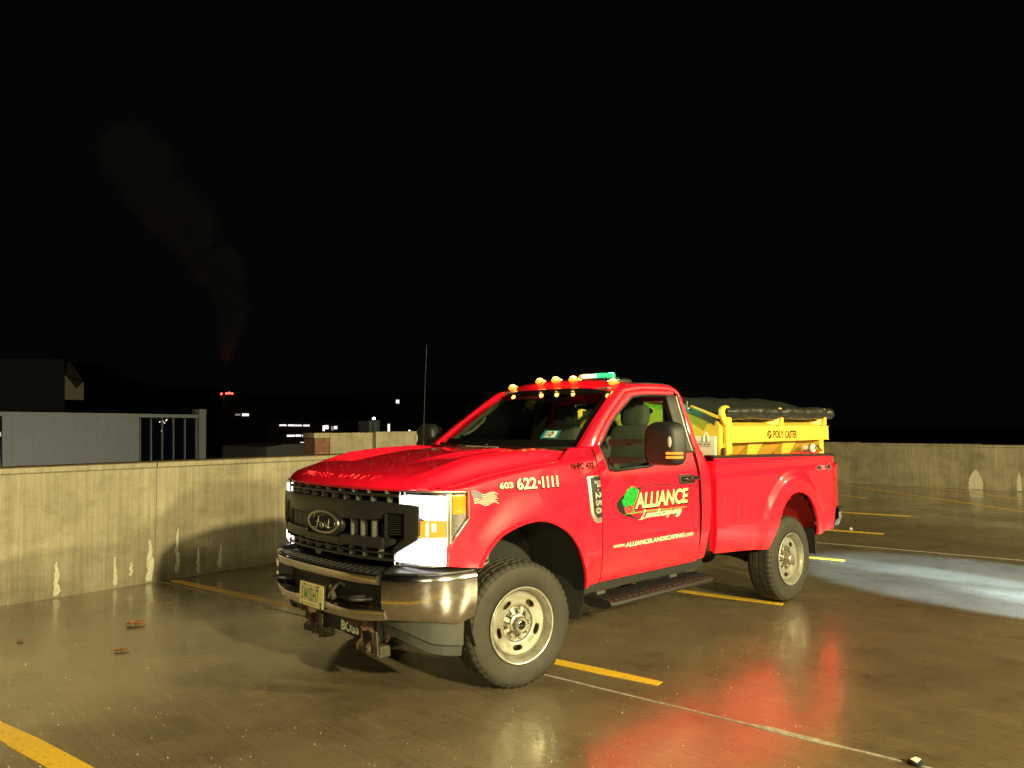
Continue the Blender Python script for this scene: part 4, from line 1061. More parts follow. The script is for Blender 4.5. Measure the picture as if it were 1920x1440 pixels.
# plow mount below the bumper
mb = MB(); mb.box(.76, .81, -.46, .46, .345, .53); pm = mb.build('plow_mount', 'black_plastic', T, 0, .008)
text_mb('BOSS', lambda u, v, w: (.812, u, v), (.03, .25, .358, .425), .04).build('lettering', 'white_plastic', pm, 0)
DXM = -.07
for cy in (-.31, .36):
    mb = MB()
    for dy in (-.055, .055):
        mb.prism([(.74, .60), (.90, .60), (.965, .53), (.985, .48), (.965, .435), (.91, .425), (.90, .36), (.94, .335), (.935, .29), (.88, .275), (.80, .30), (.74, .36)], lambda a, b, t, dy=dy: (a+DXM, cy+dy+t, b), -.007, .007)
    mb.build('mount_bracket', 'rust', pm, 30, .003)
    mb = MB(); mb.tube([(.91+DXM, cy-.07, .315), (.91+DXM, cy+.07, .315)], .020, 12); mb.build('mount_pin', 'rust_grey', pm, 50)
    mb = MB(); mb.tube([(.952+DXM, cy-.07, .480), (.952+DXM, cy+.07, .480)], .018, 12)
    mb.lathe([(.020, -.010), (.036, -.010), (.036, .010), (.020, .010)], 16, 'y', (.955+DXM, cy-.065, .480), closed=True); mb.build('mount_pin', 'rust_grey', pm, 50)
    mb = MB(); mb.prism([(cy+.10, .43), (cy+.135, .43), (cy+.15, .28), (cy+.10, .26)], lambda a, b, t: (.90+DXM+t, a, b), 0, .012); mb.box(.75, .83, cy+.09, cy+.16, .27, .34); mb.build('mount_foot', 'rust_grey', pm, 0, .004)
mb = MB(); mb.tube(crv([(.93, .10, .60), (.985, .16, .62), (.99, .20, .66), (.96, .25, .72), (.93, .27, .70)], 5), .011, 8); mb.tube([(.97, .16, .69), (.98, .22, .62)], .018, 8); mb.build('plow_plug', 'rust_grey', pm, 50)

# ---- wheels
TR = .41
def tyre_mesh():
    prof = [(.243, -.035), (.250, -.012), (.262, -.004), (.300, .004), (.340, .006), (.366, .003), (.380, -.004), (.3805, -.006), (.386, -.008), (.398, -.016), (.407, -.028), (.410, -.048), (.410, -.062), (.399, -.064), (.399, -.073), (.4105, -.075), (.411, -.118), (.399, -.120), (.399, -.132), (.411, -.134),
            (.411, -.178), (.3995, -.18), (.3995, -.19), (.410, -.192), (.408, -.222), (.398, -.238), (.380, -.25), (.34, -.262), (.28, -.256), (.243, -.225)]
    n = 150
    def rf(k, j, r, h):
        lug = (k % 3) < 1
        if 8 <= j <= 12 and lug: return r-.0085, h-.002
        if 13 <= j <= 22 and r > .405 and (k % 5 == 0): return r-.006, h
        return r, h
    mb = MB(); mb.lathe(prof, n, 'y', rfun=rf); mb.v = [(x, y, max(z, -TR+.001) if False else z) for x, y, z in mb.v]
    return mb.mesh('tyre', 'tyre_rubber', 30)
TYRE = tyre_mesh()
def rim_mesh():
    prof = [(.247, -.004), (.251, .001), (.247, .004), (.240, .001), (.236, -.010), (.228, -.018), (.222, -.040), (.219, -.060), (.213, -.072), (.209, -.066), (.204, -.050), (.196, -.043), (.186, -.045), (.170, -.050), (.150, -.054), (.132, -.056), (.122, -.060), (.116, -.078), (.106, -.084), (.060, -.084),
            (.055, -.094), (.112, -.096), (.125, -.075), (.18, -.063), (.205, -.075), (.215, -.19), (.235, -.235), (.244, -.235), (.226, -.20), (.228, -.05), (.240, -.012)]
    mb = MB(); mb.lathe(prof, 96, 'y', closed=True); me = mb.mesh('rim', 'rim_paint', 30)
    o = bpy.data.objects.new('tmp', me); COL.objects.link(o)
    cut = MB()
    for k in range(5):
        a0 = rad(56+72*k); poly = []
        for i in range(24):
            q = 2*PI*i/24; cx, cy = math.cos(q), math.sin(q); ex = (abs(cx)**.75)*math.copysign(1, cx)*.037; ey = (abs(cy)**.85)*math.copysign(1, cy)*.019; r = .156+ey; t = a0+ex/.156; poly.append((r*math.cos(t), r*math.sin(t)))
        cut.prism(poly, lambda a, b, t: (a, t, b), -.12, .02)
    # recesses between the lug nuts
    cme = cut.mesh('cut', None, 0); co = bpy.data.objects.new('cut', cme); COL.objects.link(co)
    md = o.modifiers.new('b', 'BOOLEAN'); md.object = co; md.operation = 'DIFFERENCE'; md.solver = 'EXACT'
    dg = bpy.context.evaluated_depsgraph_get(); dg.update(); out = bpy.data.meshes.new_from_object(o.evaluated_get(dg))
    bpy.data.objects.remove(o); bpy.data.objects.remove(co)
    for p in out.polygons: p.use_smooth = True
    out.set_sharp_from_angle(angle=rad(30)); out.name = 'rim'
    if not out.materials: out.materials.append(MATS['rim_paint'])
    return out
RIM = rim_mesh()
mb = MB(); mb.lathe([(.0, -.004), (.010, -.006), (.0125, -.012), (.0125, -.040), (.016, -.044), (.016, -.085)], 8, 'y'); NUT = mb.mesh('lug_nut', 'hub_steel', 30)
mb = MB()
for k in range(1):
    a = rad(22.5); c, s_ = math.cos(a), math.sin(a); t = Vector((-s_, 0, c))*.011; q0 = Vector((c*.070, -.088, s_*.070)); q1 = Vector((c*.112, -.088, s_*.112))
    mb.add([q0-t, q1-t*1.3, q1+t*1.3, q0+t, q0-t+Vector((0, .032, 0)), q1-t*1.2+Vector((0, .020, 0)), q1+t*1.2+Vector((0, .020, 0)), q0+t+Vector((0, .032, 0))], [(0, 1, 2, 3), (7, 6, 5, 4), (0, 4, 5, 1), (1, 5, 6, 2), (2, 6, 7, 3), (3, 7, 4, 0)])
RIBS = mb.mesh('hub_rib', 'rim_paint', 30)
def hub_meshes(front):
    mb = MB()
    if front: mb.lathe([(.0, -.03), (.030, -.03), (.031, -.010), (.045, -.008), (.050, -.014), (.052, -.045), (.064, -.05), (.066, -.09)], 36, 'y')
    else: mb.lathe([(.0, .012), (.040, .012), (.050, .004), (.056, -.01), (.058, -.05), (.066, -.052), (.066, -.09)], 36, 'y')
    h = mb.mesh('hub', 'hub_steel', 30)
    mb = MB()
    if front: mb.lathe([(.0, -.014), (.020, -.016), (.029, -.022), (.031, -.032)], 24, 'y'); mb2 = MB(); mb2.box(-.018, .018, -.016, -.0125, -.004, .004)
    else: mb.lathe([(.0, .016), (.020, .016), (.022, .010)], 24, 'y')
    return h, mb.mesh('hub_cap', 'gloss_black' if front else 'hub_steel', 30)
HUBF, HUBR = hub_meshes(True), hub_meshes(False)
mb = MB(); mb.lathe([(0, -.10), (.16, -.10), (.165, -.13), (.165, -.15), (0, -.15)], 36, 'y'); DISC = mb.mesh('brake_disc', 'rust', 30)
def obj_(name, me, parent): o = bpy.data.objects.new(name, me); COL.objects.link(o); o.parent = parent; return o
WHEELS = []
for (x, y, front, steer) in ((0, .968, True, -9.8), (-3.599, .995, False, 0), (0, -.968, True, -9.8), (-3.599, -.995, False, 0)):
    ty = obj_('wheel', TYRE, T)
    sgn = 1 if y > 0 else -1
    R_ = Matrix.Rotation(rad(random.uniform(0, 60)), 4, 'Y')
    flip = Matrix.Identity(4) if sgn > 0 else Matrix.Rotation(PI, 4, 'Z')
    if front: piv = Matrix.Translation((x, (y-.10*sgn), TR)) @ Matrix.Rotation(rad(steer), 4, 'Z') @ Matrix.Translation((0, .10*sgn, 0))
    else: piv = Matrix.Translation((x, y, TR))
    ty.matrix_local = piv @ flip
    spin = {0: rad(0)}.get(0)
    kids = [('rim', RIM), ('hub', (HUBF if front else HUBR)[0]), ('hub_cap', (HUBF if front else HUBR)[1]), ('brake_disc', DISC)]
    for nme, me in kids: obj_(nme, me, ty)
    for k in range(8):
        rb_ = obj_('hub_rib', RIBS, ty); rb_.rotation_euler = (0, rad(45*k), 0)
        a = rad(45*k); nn_ = obj_('lug_nut', NUT, ty); nn_.location = (math.cos(a)*.085, -.030, math.sin(a)*.085)
    WHEELS.append(ty)

# ---- wheel housings, frame, underbody
def liner(xc, zc, r, y0, y1, m, name, a0=-25, a1=205):
    mb = MB(); P = []
    for a in lin(a0, a1, 22): P.append([(xc+r*math.cos(rad(a)), y, zc+r*.98*math.sin(rad(a))) for y in (y0, y1)])
    mb.shell(P, (0, 0, .008)); mb.add([(xc+r*math.cos(rad(a)), y0, zc+r*.98*math.sin(rad(a))) for a in lin(a0, a1, 22)], [tuple(range(22))]); return mb
for sg in (1, -1):
    liner(-.10, .56, .54, .42*sg, .93*sg, '', '').build('wheel_liner', 'cab_dark', T, 50)
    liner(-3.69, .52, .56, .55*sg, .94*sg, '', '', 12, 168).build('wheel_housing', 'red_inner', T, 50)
    mb = MB(); mb.box(-4.9, .75, .36*sg, .45*sg, .50, .68); mb.build('frame_rail', 'black_plastic', T, 0)
    mb = MB()
    c = crv([(.0, .50*sg, .50), (.02, .50*sg, 1.0)], 2)
    pts = [(.13+.062*math.cos(q), .66*sg+.062*math.sin(q), .60+q/(2*PI)*.058) for q in lin(0, 2*PI*7, 110)]
    mb.tube(pts, .012, 6); mb.build('coil_spring', 'spring_grey', T, 60)
    mb = MB(); mb.tube([(.02, .60*sg, .50), (-.02, .56*sg, 1.0)], .022, 10); mb.tube([(.0, .45*sg, .40), (.0, .80*sg, .41)], .045, 10); mb.build('shock_absorber', 'spring_grey', T, 50)
    mb = MB()
    for k in range(4): mb.add(*(lambda M_: (M_.v, M_.f))(MB().tube([tuple(p) for p in crv([(-3.05-.1*k, .52*sg, .50), (-3.6, .52*sg, .37-.012*k), (-4.15+.1*k, .52*sg, .52)], 6)], .012, 6)))
    mb.build('leaf_spring', 'black_plastic', T, 40)
    mb = MB(); mb.box(-2.20, -.66, .80*sg, .90*sg, .50, .60); mb.build('rocker', 'black_plastic', T, 0)
    mb = MB(); mb.box(-4.22, -4.19, .70*sg, .96*sg, .385, .64); mb.build('mud_flap', 'black_plastic', T, 0, .006)
mb = MB(); mb.tube([(0, -.85, .40), (0, .85, .40)], .04, 12); mb.sphere((0, -.2, .40), .13, 14, 8); mb.build('front_axle', 'black_plastic', T, 50)
mb = MB(); mb.tube([(-3.6, -.80, .41), (-3.6, .80, .41)], .05, 12); mb.sphere((-3.6, 0, .41), .16, 14, 8); mb.build('rear_axle', 'black_plastic', T, 50)
mb = MB(); mb.box(-2.2, .6, -.36, .36, .46, .60); mb.build('underbody', 'cab_dark', T, 0)
mb = MB(); mb.tube([(-2.6, .30, .46), (-2.25, .46, .47), (-2.1, .50, .47), (-1.3, .50, .47)], .06, 12); mb.tube([(-2.75, .45, .42), (-2.35, .55, .42)], .075, 12); mb.build('exhaust_pipe', 'rust_grey', T, 50)
# running board
for sg in (1, -1):
    mb = MB(); sec = [(.80, .455), (.80, .415), (.84, .395), (1.02, .395), (1.075, .412), (1.085, .432), (1.07, .450), (1.0, .458)]
    vs = []; X = [-.775, -.80, -2.06, -2.12]; 
    for i, x in enumerate(X):
        q = .88 if i in (0, 3) else 1
        for y, z in sec: vs.append((x, (.86+(y-.86)*q)*sg, z))
    m_ = len(sec); fs = [tuple(range(m_)), tuple(range(4*m_-1, 3*m_-1, -1))]+[(i*m_+k, i*m_+(k+1)%m_, (i+1)*m_+(k+1)%m_, (i+1)*m_+k) for i in range(3) for k in range(m_)]
    mb.add(vs, fs); rb = mb.build('running_board', 'black_plastic', T, 30, .004)
    for i in range(17):
        x = -.86-i*.072; mb = MB(); mb.box(x-.026, x+.026, min(.93*sg, 1.055*sg), max(.93*sg, 1.055*sg), .453, .462); mb.build('step_tread', 'black_plastic', rb, 0, .002)
    for x in (-.93, -1.86):
        mb = MB(); mb.bar((x, .50*sg, .56), (x, .80*sg, .53), .10, .04); mb.bar((x, .79*sg, .56), (x, .84*sg, .43), .10, .03); mb.build('step_bracket', 'grey_plastic', rb, 0, .004)

# ---- bed
zrail = lambda x: interp(x, [-4.62, -2.30], [1.388, 1.436])
def mk_bed(mir):
    xs = sorted(set([round(a[0], 4) for a in archR]+lin(-4.585, -4.20, 8)+lin(-3.18, -2.315, 14)))
    zl = lambda x: arch_z(x, archR, lambda x: interp(x, [-4.585, -4.2], [.605, .585]), lambda x: interp(x, [-3.18, -2.315], [.550, .606]))
    mb = side_panel(xs, zl, lambda x: zrail(x)-.02, 30, lambda x: .90)
    P = []
    for x, z in crv(archR, 3):
        n = Vector((-3.69-x, .50-z)).normalized(); y = ys(x, z)
        P.append([(x, y+.003, z), (x-n.x*.016, y+.004, z-n.y*.016), (x-n.x*.02, y-.004, z-n.y*.02)])
    mb.shell(P, (0, -.02, 0))
    # corner above and below the tail lamp
    P = []
    for x in lin(-4.585, -4.66, 4): P.append([(x, ys(-4.58, z)-.5*((x+4.585)/-.075)**2*.05, z) for z in lin(1.302, zrail(-4.6)-.02, 4)])
    mb.shell(P, (0, -.05, 0))
    P = []
    for x in lin(-4.585, -4.64, 3): P.append([(x, ys(-4.58, z)-.004*((x+4.585)/-.055), z) for z in lin(.605, .838, 4)])
    mb.shell(P, (0, -.05, 0))
    # front face of the box and inner wall
    P = [[(-2.318, y, z) for z in lin(.62, 1.40, 4)] for y in lin(.955, .60, 3)]; mb.shell(P, (-.02, 0, 0))
    mb.box(-4.60, -2.32, .80, .815, .95, 1.42)
    bed = mb.build('bed_side', 'red_paint', T, 40, mirror=mir); Fparts['bed', mir] = bed
    mb = MB(); P = []
    for x in lin(-4.655, -2.30, 12): P.append([(x, .995-.028, zrail(x)-.008), (x, .975, zrail(x)+.006), (x, .955, zrail(x)+.012), (x, .80, zrail(x)+.012), (x, .79, zrail(x)-.006)])
    mb.shell(P, (0, 0, -.006)); mb.build('rail_cap', 'black_plastic', bed, 50, mirror=mir)
    # fuel door only on the driver's side
    if not mir:
        c = []
        for cx, cz, a0 in ((-2.47, 1.072, 0), (-2.655, 1.066, 90), (-2.64, .918, 180), (-2.462, .925, 270)):
            for k in range(5): a = rad(a0+22.5*k); c.append((cx+.028*math.cos(a), cz+.028*math.sin(a)))
        mb = MB(); mb.tube([(x, ys(x, z)+.0008, z) for x, z in c+c[:1]], .0032, 5, cap=False); mb.build('fuel_door_gap', 'decal_darkred', bed, 60)
        mb = MB(); mb.prism(c, lambda a, b, t: (a, ys(a, b)+t, b), -.002, .0012); mb.build('fuel_door', 'red_paint', bed, 30)
        mb = MB(); mb.sphere((-2.668, ys(-2.668, 1.0)+.002, .985), .006, 8, 5); mb.build('fuel_door_latch', 'red_paint', bed, 60)
    # tail lamp wraps the corner
    mb = MB(); P = []
    for x, y in ((-4.590, .004), (-4.64, .006), (-4.70, -.002), (-4.745, -.02), (-4.765, -.05), (-4.768, -.12), (-4.768, -.20)): P.append([(x, ys(-4.58, z)+y, z) for z in lin(.845, 1.296, 8)])
    mb.shell(P, (.02, -.02, 0)); tl = mb.build('tail_light', 'tail_red', T, 40, mirror=mir)
    for z in (.96, 1.13):
        mb = MB(); mb.tube([(-4.60, ys(-4.58, z)+.006, z), (-4.70, ys(-4.58, z)+.002, z), (-4.762, ys(-4.58, z)-.04, z)], .006, 6); mb.build('lamp_divider', 'red_inner', tl, 60, mirror=mir)
both(mk_bed)
mb = MB(); mb.box(-4.60, -2.34, -.80, .80, .93, .95); mb.build('bed_floor', 'black_plastic', T, 0)
mb = MB(); mb.box(-4.735, -4.68, -.74, .74, .78, 1.385); mb.build('tailgate', 'red_paint', T, 30, .015)
mb = MB(); pts = [(-4.655, .985), (-4.72, .985), (-4.80, .965), (-4.845, .91), (-4.86, .80), (-4.87, .5), (-4.87, 0)]; pts = pts+[(x, -y) for x, y in pts[-2::-1]]
for i, (z0, z1, nm, mt, dx) in enumerate(((.635, .775, 'rear_bumper', 'satin_chrome', 0), (.777, .812, 'bumper_step', 'gloss_black', .004))):
    mb = MB(); P = []
    for x, y in pts: P.append([(x-dx, y, z1), (x-dx-.006, y, (z0+z1)/2), (x-dx+(.03 if i == 0 else 0), y*(.985 if i == 0 else 1), z0)])
    mb.shell(P, (.03, 0, 0)); o_ = mb.build(nm, mt, T, 40)
mb = MB(); mb.box(-4.86, -4.68, -.98, .98, .812, .822); mb.build('bumper_top', 'black_plastic', T, 0)
mb = MB(); mb.bar((-4.2, .90, .62), (-4.65, .93, .64), .05, .05); mb.build('bed_skirt', 'black_plastic', T, 0)

# ---- fender vent
vp = [(-.640, 1.350), (-.776, 1.358), (-.776, 1.012), (-.722, 1.012), (-.690, 1.030), (-.656, 1.085)]
for mir in (False, True):
    fd = Fparts['fender', mir]
    mb = MB(); mb.prism(vp, lambda a, b, t: (a, ys(a, b)+t, b), -.001, .008); mb.build('fender_vent', 'satin_chrome', fd, 30, .005, mirror=mir)
    inner = [(-.672, 1.340), (-.774, 1.347), (-.774, 1.055), (-.728, 1.048), (-.690, 1.090)]
    mb = MB(); mb.prism(inner, lambda a, b, t: (a, ys(a, b)+t, b), .0075, .0115); mb.build('vent_insert', 'black_plastic', fd, 30, .002, mirror=mir)
# vertical lettering on the vent, reads upwards
fl = Fparts['fender', False]
for ch, z0, z1 in (('F', 1.270, 1.318), ('-', 1.243, 1.258), ('2', 1.190, 1.235), ('5', 1.135, 1.180), ('0', 1.080, 1.125)):
    # the badge reads downwards: letter width runs down the vent, letter tops point to the rear
    text_mb(ch, lambda u, v, w: (-v, ys(-.73, -u)+.0122+w, -u), (-z1, -z0, (.730 if ch == '-' else .700), (.738 if ch == '-' else .766)), .05, 0, .003).build('raised_lettering', 'satin_chrome', fl, 30)

# ---- mirrors
for mir in (False, True):
    d = Fparts['door', mir]; mb = MB()
    # arms
    for z, z2 in ((1.592, 1.600), (1.462, 1.470)):
        mb.bar((-.93, .955, z), (-.945, 1.11, z), .075, .050); mb.bar((-.93, 1.10, z2), (-.95, 1.26, z2), .055, .034)
    # sail patch on the door corner
    mb.prism([(-.878, 1.545), (-.90, 1.392), (-1.03, 1.385), (-1.02, 1.43), (-.95, 1.47), (-.945, 1.50), (-1.00, 1.56), (-1.02, 1.64), (-.97, 1.63)], lambda a, b, t: (a, ybase(b)+t, b), -.02, .018)
    arm = mb.build('mirror_arm', 'black_plastic', T, 30, .006, mirror=mir)
    # head: rounded box, front face swept
    P = []; NU, NV = 20, 28
    c = Vector((-1.00, 1.385, 1.585)); hy, hz, hx = .150, .158, .072
    vs = []; fs = []
    def se(a, e): return math.copysign(abs(math.cos(a))**e, math.cos(a)), math.copysign(abs(math.sin(a))**e, math.sin(a))
    for i in range(NU+1):
        ph = -PI/2+PI*i/NU; cp, sp = se(ph, .45)
        for k in range(NV):
            th = 2*PI*k/NV; ct, st2 = se(th, .42)
            yy = hy*cp*ct; zz = hz*cp*st2; xx = hx*sp
            if zz > 0: yy *= 1-.16*(zz/hz)**2; 
            taper = 1-.12*max(0, xx/hx); vs.append((c.x+xx, c.y+yy*taper-.015*(xx/hx), c.z+zz*taper))
    for i in range(NU):
        for k in range(NV): fs.append((i*NV+k, i*NV+(k+1)%NV, (i+1)*NV+(k+1)%NV, (i+1)*NV+k))
    mb = MB(); mb.add(vs, fs); hd = mb.build('mirror_head', 'gloss_black' if False else 'black_plastic', T, 60, mirror=mir)
    for z in (1.520, 1.492):
        mb = MB(); mb.tube(crv([(-.925, 1.455, z), (-.930, 1.50, z), (-.955, 1.528, z), (-1.00, 1.539, z)], 4), .0085, 8); mb.build('mirror_signal', 'signal_hot' , hd, 60, mirror=mir)
    mb = MB(); mb.sphere((-.934, 1.475, 1.60), .022, 12, 8, (.35, .8, 1.8)); mb.build('marker_lens', 'lens_clear', hd, 60, mirror=mir)
    mb = MB(); mb.box(-1.076, -1.072, 1.27, 1.50, 1.47, 1.71); mb.build('mirror_glass', 'chrome', hd, 0, mirror=mir)

# ---- roof lamps and beacon
for y in (-.60, -.20, 0, .20, .60):
    x = -1.36-.05*(y/.6)**2; z = roofz(x, y)
    mb = MB(); P = []
    mb.sphere((x, y, z), 1, 14, 8, (.065, .032, .026)); cl = mb.build('clearance_lamp', 'marker_glow', T, 60)
    mb = MB(); mb.sphere((x+.012, y, z+.012), 1, 12, 8, (.036, .027, .021)); mb.build('lamp_bulb', 'marker_hot', cl, 60)
    lamp('POINT', 'clearance_lamp_light', (x+.10, y, z+.05), None, .35, (1.0, .45, .08), .02).parent = T
zb_ = roofz(-1.90, 0)+.012
mb = MB(); mb.box(-1.99, -1.81, -.20, .20, zb_, zb_+.022); lb = mb.build('light_bar', 'black_plastic', T, 30, .008)
def lens(y0, y1, m, nm, k=1.0):
    mb = MB(); mb.tube([(-1.90, y, zb_+.042) for y in lin(y0, y1, 6)], [.026*k]+[.030*k]*4+[.026*k], 14); mb.v = [(x, y, max(z, zb_+.020)) for x, y, z in mb.v]; return mb.build(nm, m, lb, 50)
lens(-.20, -.055, 'bar_amber', 'amber_lens'); lens(-.05, .12, 'green_hot', 'green_lens', 1.02); lens(.125, .20, 'green_hot', 'green_lens')
mb = MB(); mb.tube([(-1.874, y, zb_+.048) for y in (-.15, .02)], .014, 8); mb.build('lamp_tube', 'lamp_white', lb, 50)
lamp('POINT', 'light_bar_green', (-1.99, .10, zb_+.12), None, 28, (0.05, 1.0, .45), .03).parent = T
lamp('POINT', 'light_bar_amber', (-1.80, -.14, zb_+.10), None, 3, (1, .5, .1), .03).parent = T
mb = MB(); mb.sphere((-1.78, .42, roofz(-1.78, .42)), 1, 16, 8, (.10, .03, .03)); mb.build('roof_antenna', 'black_plastic', T, 60)
mb = MB(); mb.box(-2.135, -2.085, -.17, .17, 2.055, 2.085); mb.build('brake_light', 'tail_red', T, 30, .008)

# ---- interior
mb = MB(); mb.box(-2.14, -.62, -.86, .86, .70, .74); mb.box(-.95, -.60, -.82, .82, .74, 1.40); mb.build('cab_floor', 'cab_dark', T, 0)
mb = MB(); P = []
for y in lin(-.80, .80, 17): P.append([(-.66, y, 1.535), (-.80, y, 1.525), (-.95, y, 1.50), (-1.02, y, 1.44), (-1.00, y, 1.30)])
mb.shell(P, (0, 0, -.02)); mb.build('dashboard', 'cab_dark', T, 50)
mb = MB()
P = [[(x, y, 1.40+.12*math.cos(PI*0)) for y in (0, 1)] for x in (0, 1)]
mb = MB(); mb.box(-1.98, -1.30, -.62, .62, 2.015, 2.03); mb.build('headliner', 'cab_trim', T, 0)
for sg in (1, -1):
    mb = MB(); P = []
    for a in crv([(-.72, .79, 1.545), (-1.0, .725, 1.76), (-1.30, .64, 1.985)], 5): P.append([(a[0]-.01, a[1]*sg, a[2]), (a[0]-.07, (a[1]+.035)*sg, a[2]-.02)])
    mb.shell(P, (-.01, 0, -.01)); mb.build('pillar_cover', 'cab_trim', T, 50)
    mb = MB(); mb.tube(crv([(-.90, .735*sg, 1.64), (-.95, .69*sg, 1.665), (-1.06, .665*sg, 1.745), (-1.12, .68*sg, 1.79)], 5), .014, 8); mb.build('grab_handle', 'cab_trim', T, 50)
    # door inner card
    mb = MB(); P = [[(x, (ybase(z)-.07)*sg, z) for z in lin(.75, 1.37, 4)] for x in lin(-2.05, -.80, 6)]; mb.shell(P, (0, .01*sg, 0)); mb.build('door_card', 'cab_dark', T, 30)
mb = MB()
for y0, y1, z0, z1 in ((-.80, .80, 1.30, 1.60), (-.74, -.50, 1.60, 1.96), (.55, .74, 1.60, 1.96), (-.70, .70, 1.945, 2.0)):
    mb.box(-2.165, -2.150, y0, y1, z0, z1)
mb.build('rear_cover', 'cab_trim', T, 0)
def rounded(mb, c, s, e=.45, n=18, m=12, lean=0):
    vs = []; fs = []
    def q(a): return math.copysign(abs(math.cos(a))**e, math.cos(a)), math.copysign(abs(math.sin(a))**e, math.sin(a))
    for i in range(m+1):
        cp, sp = q(-PI/2+PI*i/m)
        for k in range(n):
            ct, st_ = q(2*PI*k/n); z = s[2]*sp; vs.append((c[0]+s[0]*cp*ct-lean*z, c[1]+s[1]*cp*st_, c[2]+z))
    for i in range(m):
        for k in range(n): fs.append((i*n+k, i*n+(k+1)%n, (i+1)*n+(k+1)%n, (i+1)*n+k))
    return mb.add(vs, fs)
for y in (.42, -.42):
    mb = MB(); rounded(mb, (-1.55, y, 1.12), (.28, .27, .10)); seat = mb.build('seat', 'seat_fabric', T, 60)
    mb = MB(); rounded(mb, (-1.86, y, 1.42), (.085, .26, .30), lean=.12); mb.build('backrest', 'seat_fabric', seat, 60)
    mb = MB(); rounded(mb, (-1.92, y, 1.80), (.055, .145, .105), .6, lean=.1); mb.tube([(-1.90, y-.06, 1.66), (-1.915, y-.06, 1.74)], .007, 6); mb.tube([(-1.90, y+.06, 1.66), (-1.915, y+.06, 1.74)], .007, 6); mb.build('headrest', 'seat_fabric', seat, 60)
mb = MB(); rounded(mb, (-1.84, 0, 1.34), (.085, .14, .22), lean=.12); mb.build('centre_backrest', 'seat_fabric', T, 60)
mb = MB(); ring = [Vector((-1.19, .42, 1.43))+Vector((math.sin(rad(25))*math.cos(a)*.19*-1, math.sin(a)*.19, math.cos(rad(25))*math.cos(a)*.19)) for a in lin(0, 2*PI, 33)]
mb.tube(ring, .015, 8, cap=False); mb.bar((-1.19, .25, 1.43), (-1.19, .59, 1.43), .03, .05); mb.bar((-1.16, .42, 1.42), (-.98, .42, 1.36), .06, .06); mb.build('steering_wheel', 'cab_dark', T, 50)
mb = MB(); mb.box(-1.33, -1.32, -.16, .16, 1.925, 1.985); mb.tube([(-1.32, 0, 1.97), (-1.27, 0, 2.02)], .012, 8); mb.build('rear_view_mirror', 'cab_dark', T, 30, .006)
# bottle in the dash tray
mb = MB(); mb.lathe([(0, 0), (.011, 0), (.012, .075), (.006, .085), (.006, .10), (0, .10)], 12, 'z', (-.93, .02, 1.50))
tag(mb.build('small_bottle', 'white_plastic', None, 50), 'small pale bottle standing on the dashboard behind the windscreen', 'bottle')
# jacket hanging behind the driver's seat
P = []
for i in range(15):
    a = i/14; row = []
    for j in range(13):
        b = j/12; z = 1.93-.50*b; yy = -.02+(.05+.17*min(1, b*1.6))*(2*a-1)+.02*math.sin(b*7+a*5); xx = -1.99+.03*math.sin(a*13+b*3)+.015*math.sin(b*11)
        row.append((xx, yy, z))
    P.append(row)
mb = MB(); mb.shell(P, (-.03, 0, 0)); jk = mb.build('jacket', 'hi_vis', None, 60); tag(jk, 'yellow green work jacket hanging behind the seats inside the cab', 'jacket')
mb = MB(); mb.grid([[tuple(Vector(P[i][j])+Vector((.006, 0, 0))) for j in (7, 8)] for i in range(15)]); mb.build('reflective_band', 'sticker_white', jk, 60)

mb = MB(); mb.lathe([(0, .115), (.05, .112), (.078, .095), (.088, .03), (.095, .005), (.135, -.004), (.165, .004), (.166, .0), (.135, -.009), (.09, -.002), (.08, .02)], 28, 'z', (0, 0, 0))
ht = mb.build('hat', 'cab_trim', None, 60); ht.location = (-1.99, .36, 1.845); ht.rotation_euler = (rad(8), rad(-14), 0); tag(ht, 'dark wide brimmed hat resting on the driver seat headrest', 'hat')
# ---- decals
FD, DR, BD = Fparts['fender', False], Fparts['door', False], Fparts['bed', False]
def side(o=.004): return lambda u, v, w: (-u, ys(-u, v)+o+w, v)          # u runs backwards along the truck
def dtext(s, box, m, par, bold=0., shear=0., o=.0036, **k): return text_mb(s, side(o), box, bold, shear, **k).build('lettering', m, par, 0)
dtext('603', (-.226, -.090, 1.306, 1.359), 'decal_black', FD, .075); dtext('603', (-.219, -.098, 1.313, 1.353), 'decal_cream', FD, .025, o=.0050)
dtext('622', (-.075, .131, 1.289, 1.382), 'decal_black', FD, .085); dtext('622', (-.066, .122, 1.2975, 1.375), 'decal_cream', FD, .03, o=.0050)
dtext('1111', (.163, .348, 1.288, 1.381), 'decal_black', FD, .085, .06); dtext('1111', (.173, .338, 1.2975, 1.374), 'decal_cream', FD, .045, .06, o=.0050)
def disc(cx, cz, rx, rz, o, m, par, n=28, name='decal_shape', rot=0):
    mb = MB(); pts = [(cx+rx*math.cos(a)*math.cos(rot)-rz*math.sin(a)*math.sin(rot), cz+rx*math.cos(a)*math.sin(rot)+rz*math.sin(a)*math.cos(rot)) for a in lin(0, 2*PI, n+1)[:-1]]
    mb.add([(-a, ys(-a, b)+o, b) for a, b in pts], [tuple(range(n))]); return mb.build(name, m, par, 0)
disc(.147, 1.337, .016, .016, .0022, 'decal_black', FD); disc(.147, 1.337, .012, .012, .0035, 'decal_cream', FD)
dtext('NHPC 433', (.498, .742, 1.402, 1.451), 'decal_darkred', FD, .01) if False else None
dtext('NHPC', (.498, .632, 1.402, 1.451), 'decal_black', FD, .035); dtext('433', (.655, .742, 1.402, 1.451), 'decal_black', FD, .035)
